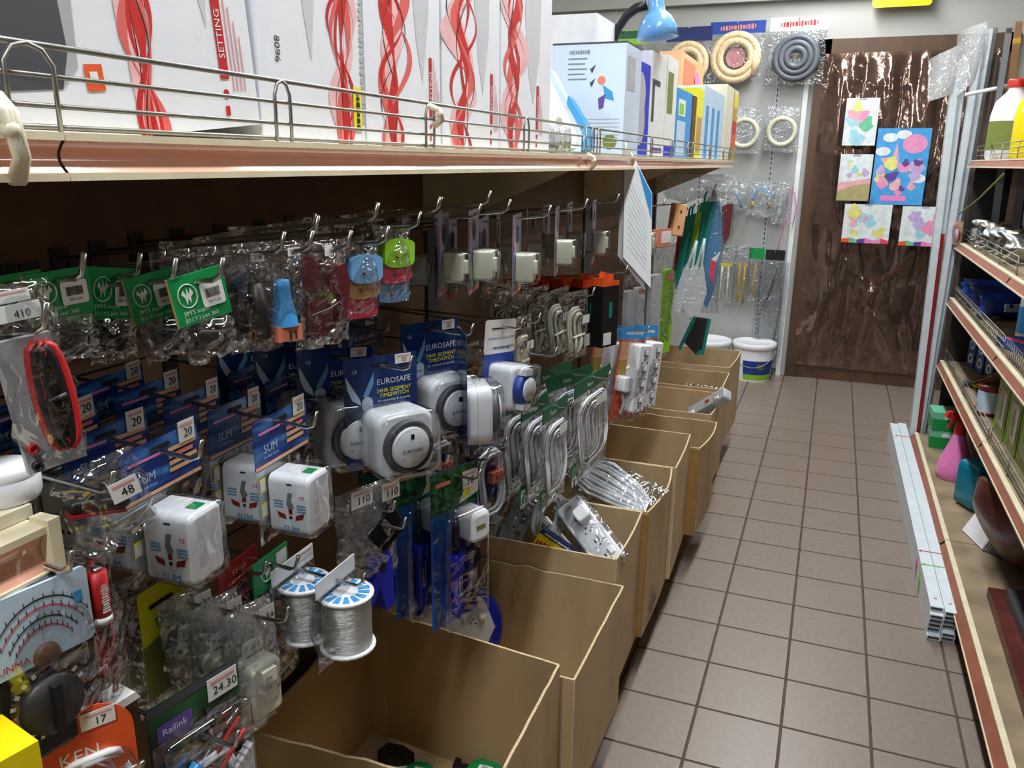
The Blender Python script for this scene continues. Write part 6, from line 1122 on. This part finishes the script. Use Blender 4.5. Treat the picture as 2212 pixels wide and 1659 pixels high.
# first shelf: blue picture boxes, wooden slats, tin, lime boxes
for k in range(3):
    t = thing('picture_box', 'blue box with round pictures on the first shelf, ' + ['nearest the channels', 'second from the channels', 'third, in shade'][k], 'box', (.80 + .02 * k, 2.09 - .10 * k, SHZ[0] + .001), (0, 0, R_(-75))); MB().box(-.035, .035, 0, .18, 0, .20, 'blue').build('carton', t)
    pr = MB()
    for q in range(3): pr.poly(circ(0, .04 + q * .06, .022, 12), 'paper', -.0006); pr.poly(circ(0, .04 + q * .06, .013, 8), 'dgreen', -.0009)
    pr.at(T3(.035, 0, 0) @ RZ(90))
    for q in range(3): pr.quad(.04, .09, .02 + q * .06, .06 + q * .06, 'paper', -.0006); pr.poly(circ(.065, .04 + q * .06, .014, 8), 'dgreen', -.0009)
    pr.at(T3(-.035, .18, 0) @ RZ(-90))
    for q in range(3): pr.quad(.09, .15, .02 + q * .06, .06 + q * .06, 'paper', -.0006); pr.poly(circ(.12, .04 + q * .06, .016, 8), 'dgreen', -.0009)
    pr.build('print', t)
for k in range(4):
    t = thing('wooden_slat', 'varnished wooden slat leaning on the first shelf, ' + ['lowest', 'second', 'third', 'topmost'][k] + ' of four', 'slat', (.735 + .01 * k, 1.74 - .012 * k, SHZ[0] + .006), (R_(6), R_(68 - 2 * k), R_(12))); MB().box(-.008, .004, -.015, .015, 0, .30, ('redwood', 'gold', 'brown', 'woodbatten')[k]).build('slat', t); MB().box(-.0085, .0045, -.0155, .0155, 0, .02, 'lemon' if k == 3 else 'dark').build('end_mark', t)
t = thing('paint_tin', 'red and white tin on the first shelf beside the lime boxes', 'tin', (.765, 1.34, SHZ[0] + .001)); MB().lathe([(.040, 0), (.042, .004), (.042, .098), (.044, .1), (.040, .103), (.038, .098), (.0005, .098)], 'dred', 24).build('can', t); MB().grid(lambda a, b: (.0426 * math.cos(R_(160 + 130 * a)), .0426 * math.sin(R_(160 + 130 * a)), .012 + .074 * b), 12, 2, 'pale').build('label', t); MB().lathe([(.038, .098), (.0385, .101), (.0005, .101)], 'steel', 20).build('lid', t)
for k, y in enumerate((1.10, .93, .76, .58)):
    t = thing('lime_box', 'lime-edged box with product pictures on the first shelf, ' + ['next to the tin', 'second from the tin', 'third from the tin', 'last at the picture edge'][k], 'box', (.755 + .004 * k, y, SHZ[0] + .001), (0, 0, R_(-90))); MB().box(-.08, .08, 0, .16, 0, .19, 'olive').build('carton', t); MB().box(-.081, .081, -.001, .161, .176, .19, 'lime').box(-.081, -.070, -.001, .161, 0, .176, 'lime').build('edging', t)
    pr = MB().quad(-.06, .06, .03, .15, 'stain', -.0008).quad(.03, .055, .04, .14, 'paper', -.0012).quad(-.05, -.03, .02, .10, 'lime', -.0012).quad(-.01, .01, .05, .13, 'grey', -.0012); pr.at(T3(-.0812, .16, 0) @ RZ(-90)).quad(.02, .14, .03, .14, 'stain', -.0004).quad(.10, .12, .03, .13, 'paper', -.0008); pr.build('print', t)
# base shelf: boxes, spray bottles, plates, planks
ZQ = .1205
for k in range(2):
    t = thing('green_box', 'stacked green and white box behind the pink spray bottle, ' + ('lower', 'upper')[k], 'box', (.755, 1.99, ZQ + k * .082), (0, 0, R_(-4 + 6 * k))); MB().box(-.075, .075, 0, .12, 0, .08, 'green').build('carton', t); MB().box(-.076, .076, -.001, .121, .05, .0805, 'pgreen').quad(-.03, .06, .052, .07, 'paper', -.0016).build('lid', t)
def cone_spray(label, p, R, H, m, head, rz):
    t = thing('spray_bottle', label, 'spray bottle', p, (0, 0, R_(rz))); MB().lathe([(R * .95, 0), (R, H * .02), (R * 1.0, H * .16), (R * .97, H * .20), (R * .34, H * .66), (R * .30, H * .70)], m, 24).build('body', t); MB().lathe([(R * .34, H * .66), (R * .36, H * .70), (R * .26, H * .86), (R * .2, H * .9)], head, 14).build('collar', t)
    MB().prism([(-R * 1.1, H * .93), (-R * .3, H * .86), (R * .9, H * .84), (R * 1.0, H * .92), (R * .4, H * 1.0), (-R * .9, H * 1.0)], -R * .16, R * .16, head).build('spray_head', t); MB().prism([(-R * .6, H * .88), (-R * .45, H * .88), (-R * .75, H * .74), (-R * .86, H * .75)], -R * .08, R * .08, head).build('trigger', t); return t
cone_spray('pink cone-shaped spray bottle with a red head on the base shelf', (.735, 1.64, ZQ), .062, .27, 'g_pink', 'red', 20); cone_spray('pale grey cone spray bottle behind the pink one', (.80, 1.84, ZQ), .06, .26, 'lgrey', 'red', 20); cone_spray('dull beige cone spray bottle between pink and teal', (.86, 1.60, ZQ), .055, .26, 'tan', 'dred', 30)
t = thing('teal_jug', 'teal square-shouldered sprayer jug on the base shelf', 'jug', (.775, 1.34, ZQ), (0, 0, R_(28))); MB().rbox(0, .085, .11, .17, -.05, .05, .025, 'g_sea', .012).build('body', t); MB().lathe([(.03, .165), (.028, .20), (.02, .21)], 'sea', 14, (.02, 0, 0)).build('neck', t); MB().lathe([(.026, .205), (.026, .24), (.0005, .242)], 'black', 14, (.02, 0, 0)).build('cap', t); MB().box(-.04, .03, -.012, .012, .24, .26, 'black').build('spray_head', t)
for k in range(7):
    t = thing('white_tray', 'thin white tray leaning in a stack on the base shelf, ' + ORD[k] + ' from the aisle', 'tray', (.725 + .008 * k, 1.03 - .004 * k, ZQ + .001), (0, R_(28), R_(16))); MB().prism(rrect(0, .085, .006, .17, .002), -.075, .075, 'white').build('plate', t); MB().box(-.005, .005, -.076, -.07, .002, .168, 'lgrey').build('rim', t)
t = thing('brown_pan', 'round glossy brown basin leaning on its side at the base shelf front', 'basin', (.76, .82, ZQ + .155), (R_(4), R_(62), R_(20))); MB().lathe([(.05, -.05), (.10, -.04), (.145, 0), (.15, .006), (.142, .004), (.096, -.032), (.0005, -.04)], 'redwood', 32).build('bowl', t); MB().lathe([(.145, .004), (.152, .008), (.150, .012), (.143, .008)], 'brown', 32).build('rim', t)
for k in range(6):
    t = thing('brown_plank', 'dark red-brown plank stacked on the base shelf, ' + ['lowest at the aisle', 'second', 'third', 'fourth', 'fifth', 'topmost'][k], 'plank', (.73 + .05 * k, .02, ZQ + .0005 + .03 * k), (0, 0, R_(1.5 * (k % 3) - 1))); MB().box(-.03 , .05, -.60, .62 - .05 * k, 0, .028, ('redwood', 'dgrey', 'redwood', 'brown', 'redwood', 'dark')[k]).build('board', t); MB().box(-.0305, .0505, .618 - .05 * k, .622 - .05 * k, 0, .0285, 'brown').build('end_grain', t)
# bundle of white channels lying along the base lip
for r in range(6):
    for c in range(2):
        x = .583 + c * .0365; z = .001 + r * .0165
        t = thing('white_channel', ('inner' if c else 'outer') + ' white plastic channel of the tied bundle on the floor, ' + ['lowest', 'second', 'third', 'fourth', 'fifth', 'topmost'][r] + ' layer', 'channel', (x, .0, z), (0, 0, R_(.4)), 'white channels tied in a bundle along the base lip')
        y0, y1 = .545 + .006 * ((r * 3 + c) % 4), 2.40 - .01 * ((r + c) % 3)
        MB().box(-.0175, .0175, y0, y1, .0125, .0155, 'pipewhite').box(-.0175, -.0150, y0, y1, 0, .0125, 'pipewhite').box(.0150, .0175, y0, y1, 0, .0125, 'pipewhite').build('channel', t); MB().box(-.0135, .0135, y0 + .002, y1 - .002, 0, .002, 'lgrey').build('cover', t)
        if r == 5: MB().lathe([(.005, .0156), (.005, .0160), (.0005, .0161)], 'salmon', 10, (0, y0 + .05, 0)).build('mark', t)
for y, m, lb in ((2.18, 'rose', 'pink string tied round the far end of the channel bundle'), (.93, 'rose', 'pink string tied round the near end of the channel bundle'), (.83, 'lime', 'thin green string tied round the channel bundle')):
    t = thing('bundle_string', lb, 'string', (.602, y, 0)); MB().tube([(-.036, 0, .002), (-.036, 0, .101), (.036, 0, .101), (.036, 0, .002)], .0016, m, 5, True).build('loop', t); MB().tube([(-.036, -.002, .10), (-.046, -.02, .07), (-.042, -.03, .01)], .002, m, 5).build('tail', t); MB().lathe([(.0005, -.006), (.006, 0), (.0005, .006)], m, 8, (-.037, 0, .098)).build('knot', t)

# dim goods hanging between the two upper shelves
for k, (x, y, m, L) in enumerate(((.80, 2.08, 'dgrey', .27), (.84, 1.98, 'brown', .25), (.88, 1.86, 'grey', .28), (.82, 1.76, 'dark', .26), (.90, 1.66, 'woodbatten', .24), (.86, 1.54, 'dgrey', .27), (.92, 1.42, 'lgrey', .26), (.84, 1.30, 'brown', .22))):
    t = thing('hanging_strip', 'dim flat strip hanging under the bottle shelf, ' + ['nearest the channels', 'second from the channels', 'third from the channels', 'fourth from the channels', 'fifth from the channels', 'sixth from the channels', 'seventh from the channels', 'last at the picture edge'][k], 'strip', (x, y, SHZ[3] - .022), (0, R_((k % 3 - 1) * 3), R_(-60)))
    MB().box(-.022, .022, -.003, .003, -L, -.012, m).build('strip', t); MB().tube([(0, 0, -.014), (0, 0, .0)], .002, 'steel', 5).build('peg', t)

for k in range(5):
    t = thing('standing_board', 'dark framed board standing on the base shelf above the planks, ' + ['nearest the aisle', 'second in', 'third in', 'fourth in', 'innermost'][k], 'board', (.80 + .05 * k, .10 + .03 * k, ZQ + .19), (0, R_(-4), R_(2)))
    MB().box(-.012, .012, -.5, .42, 0, .12, ('redwood', 'dark', 'brown', 'dgrey', 'redwood')[k]).build('panel', t); MB().box(-.014, .014, -.5, .42, .11, .122, 'dark').build('edge_strip', t)
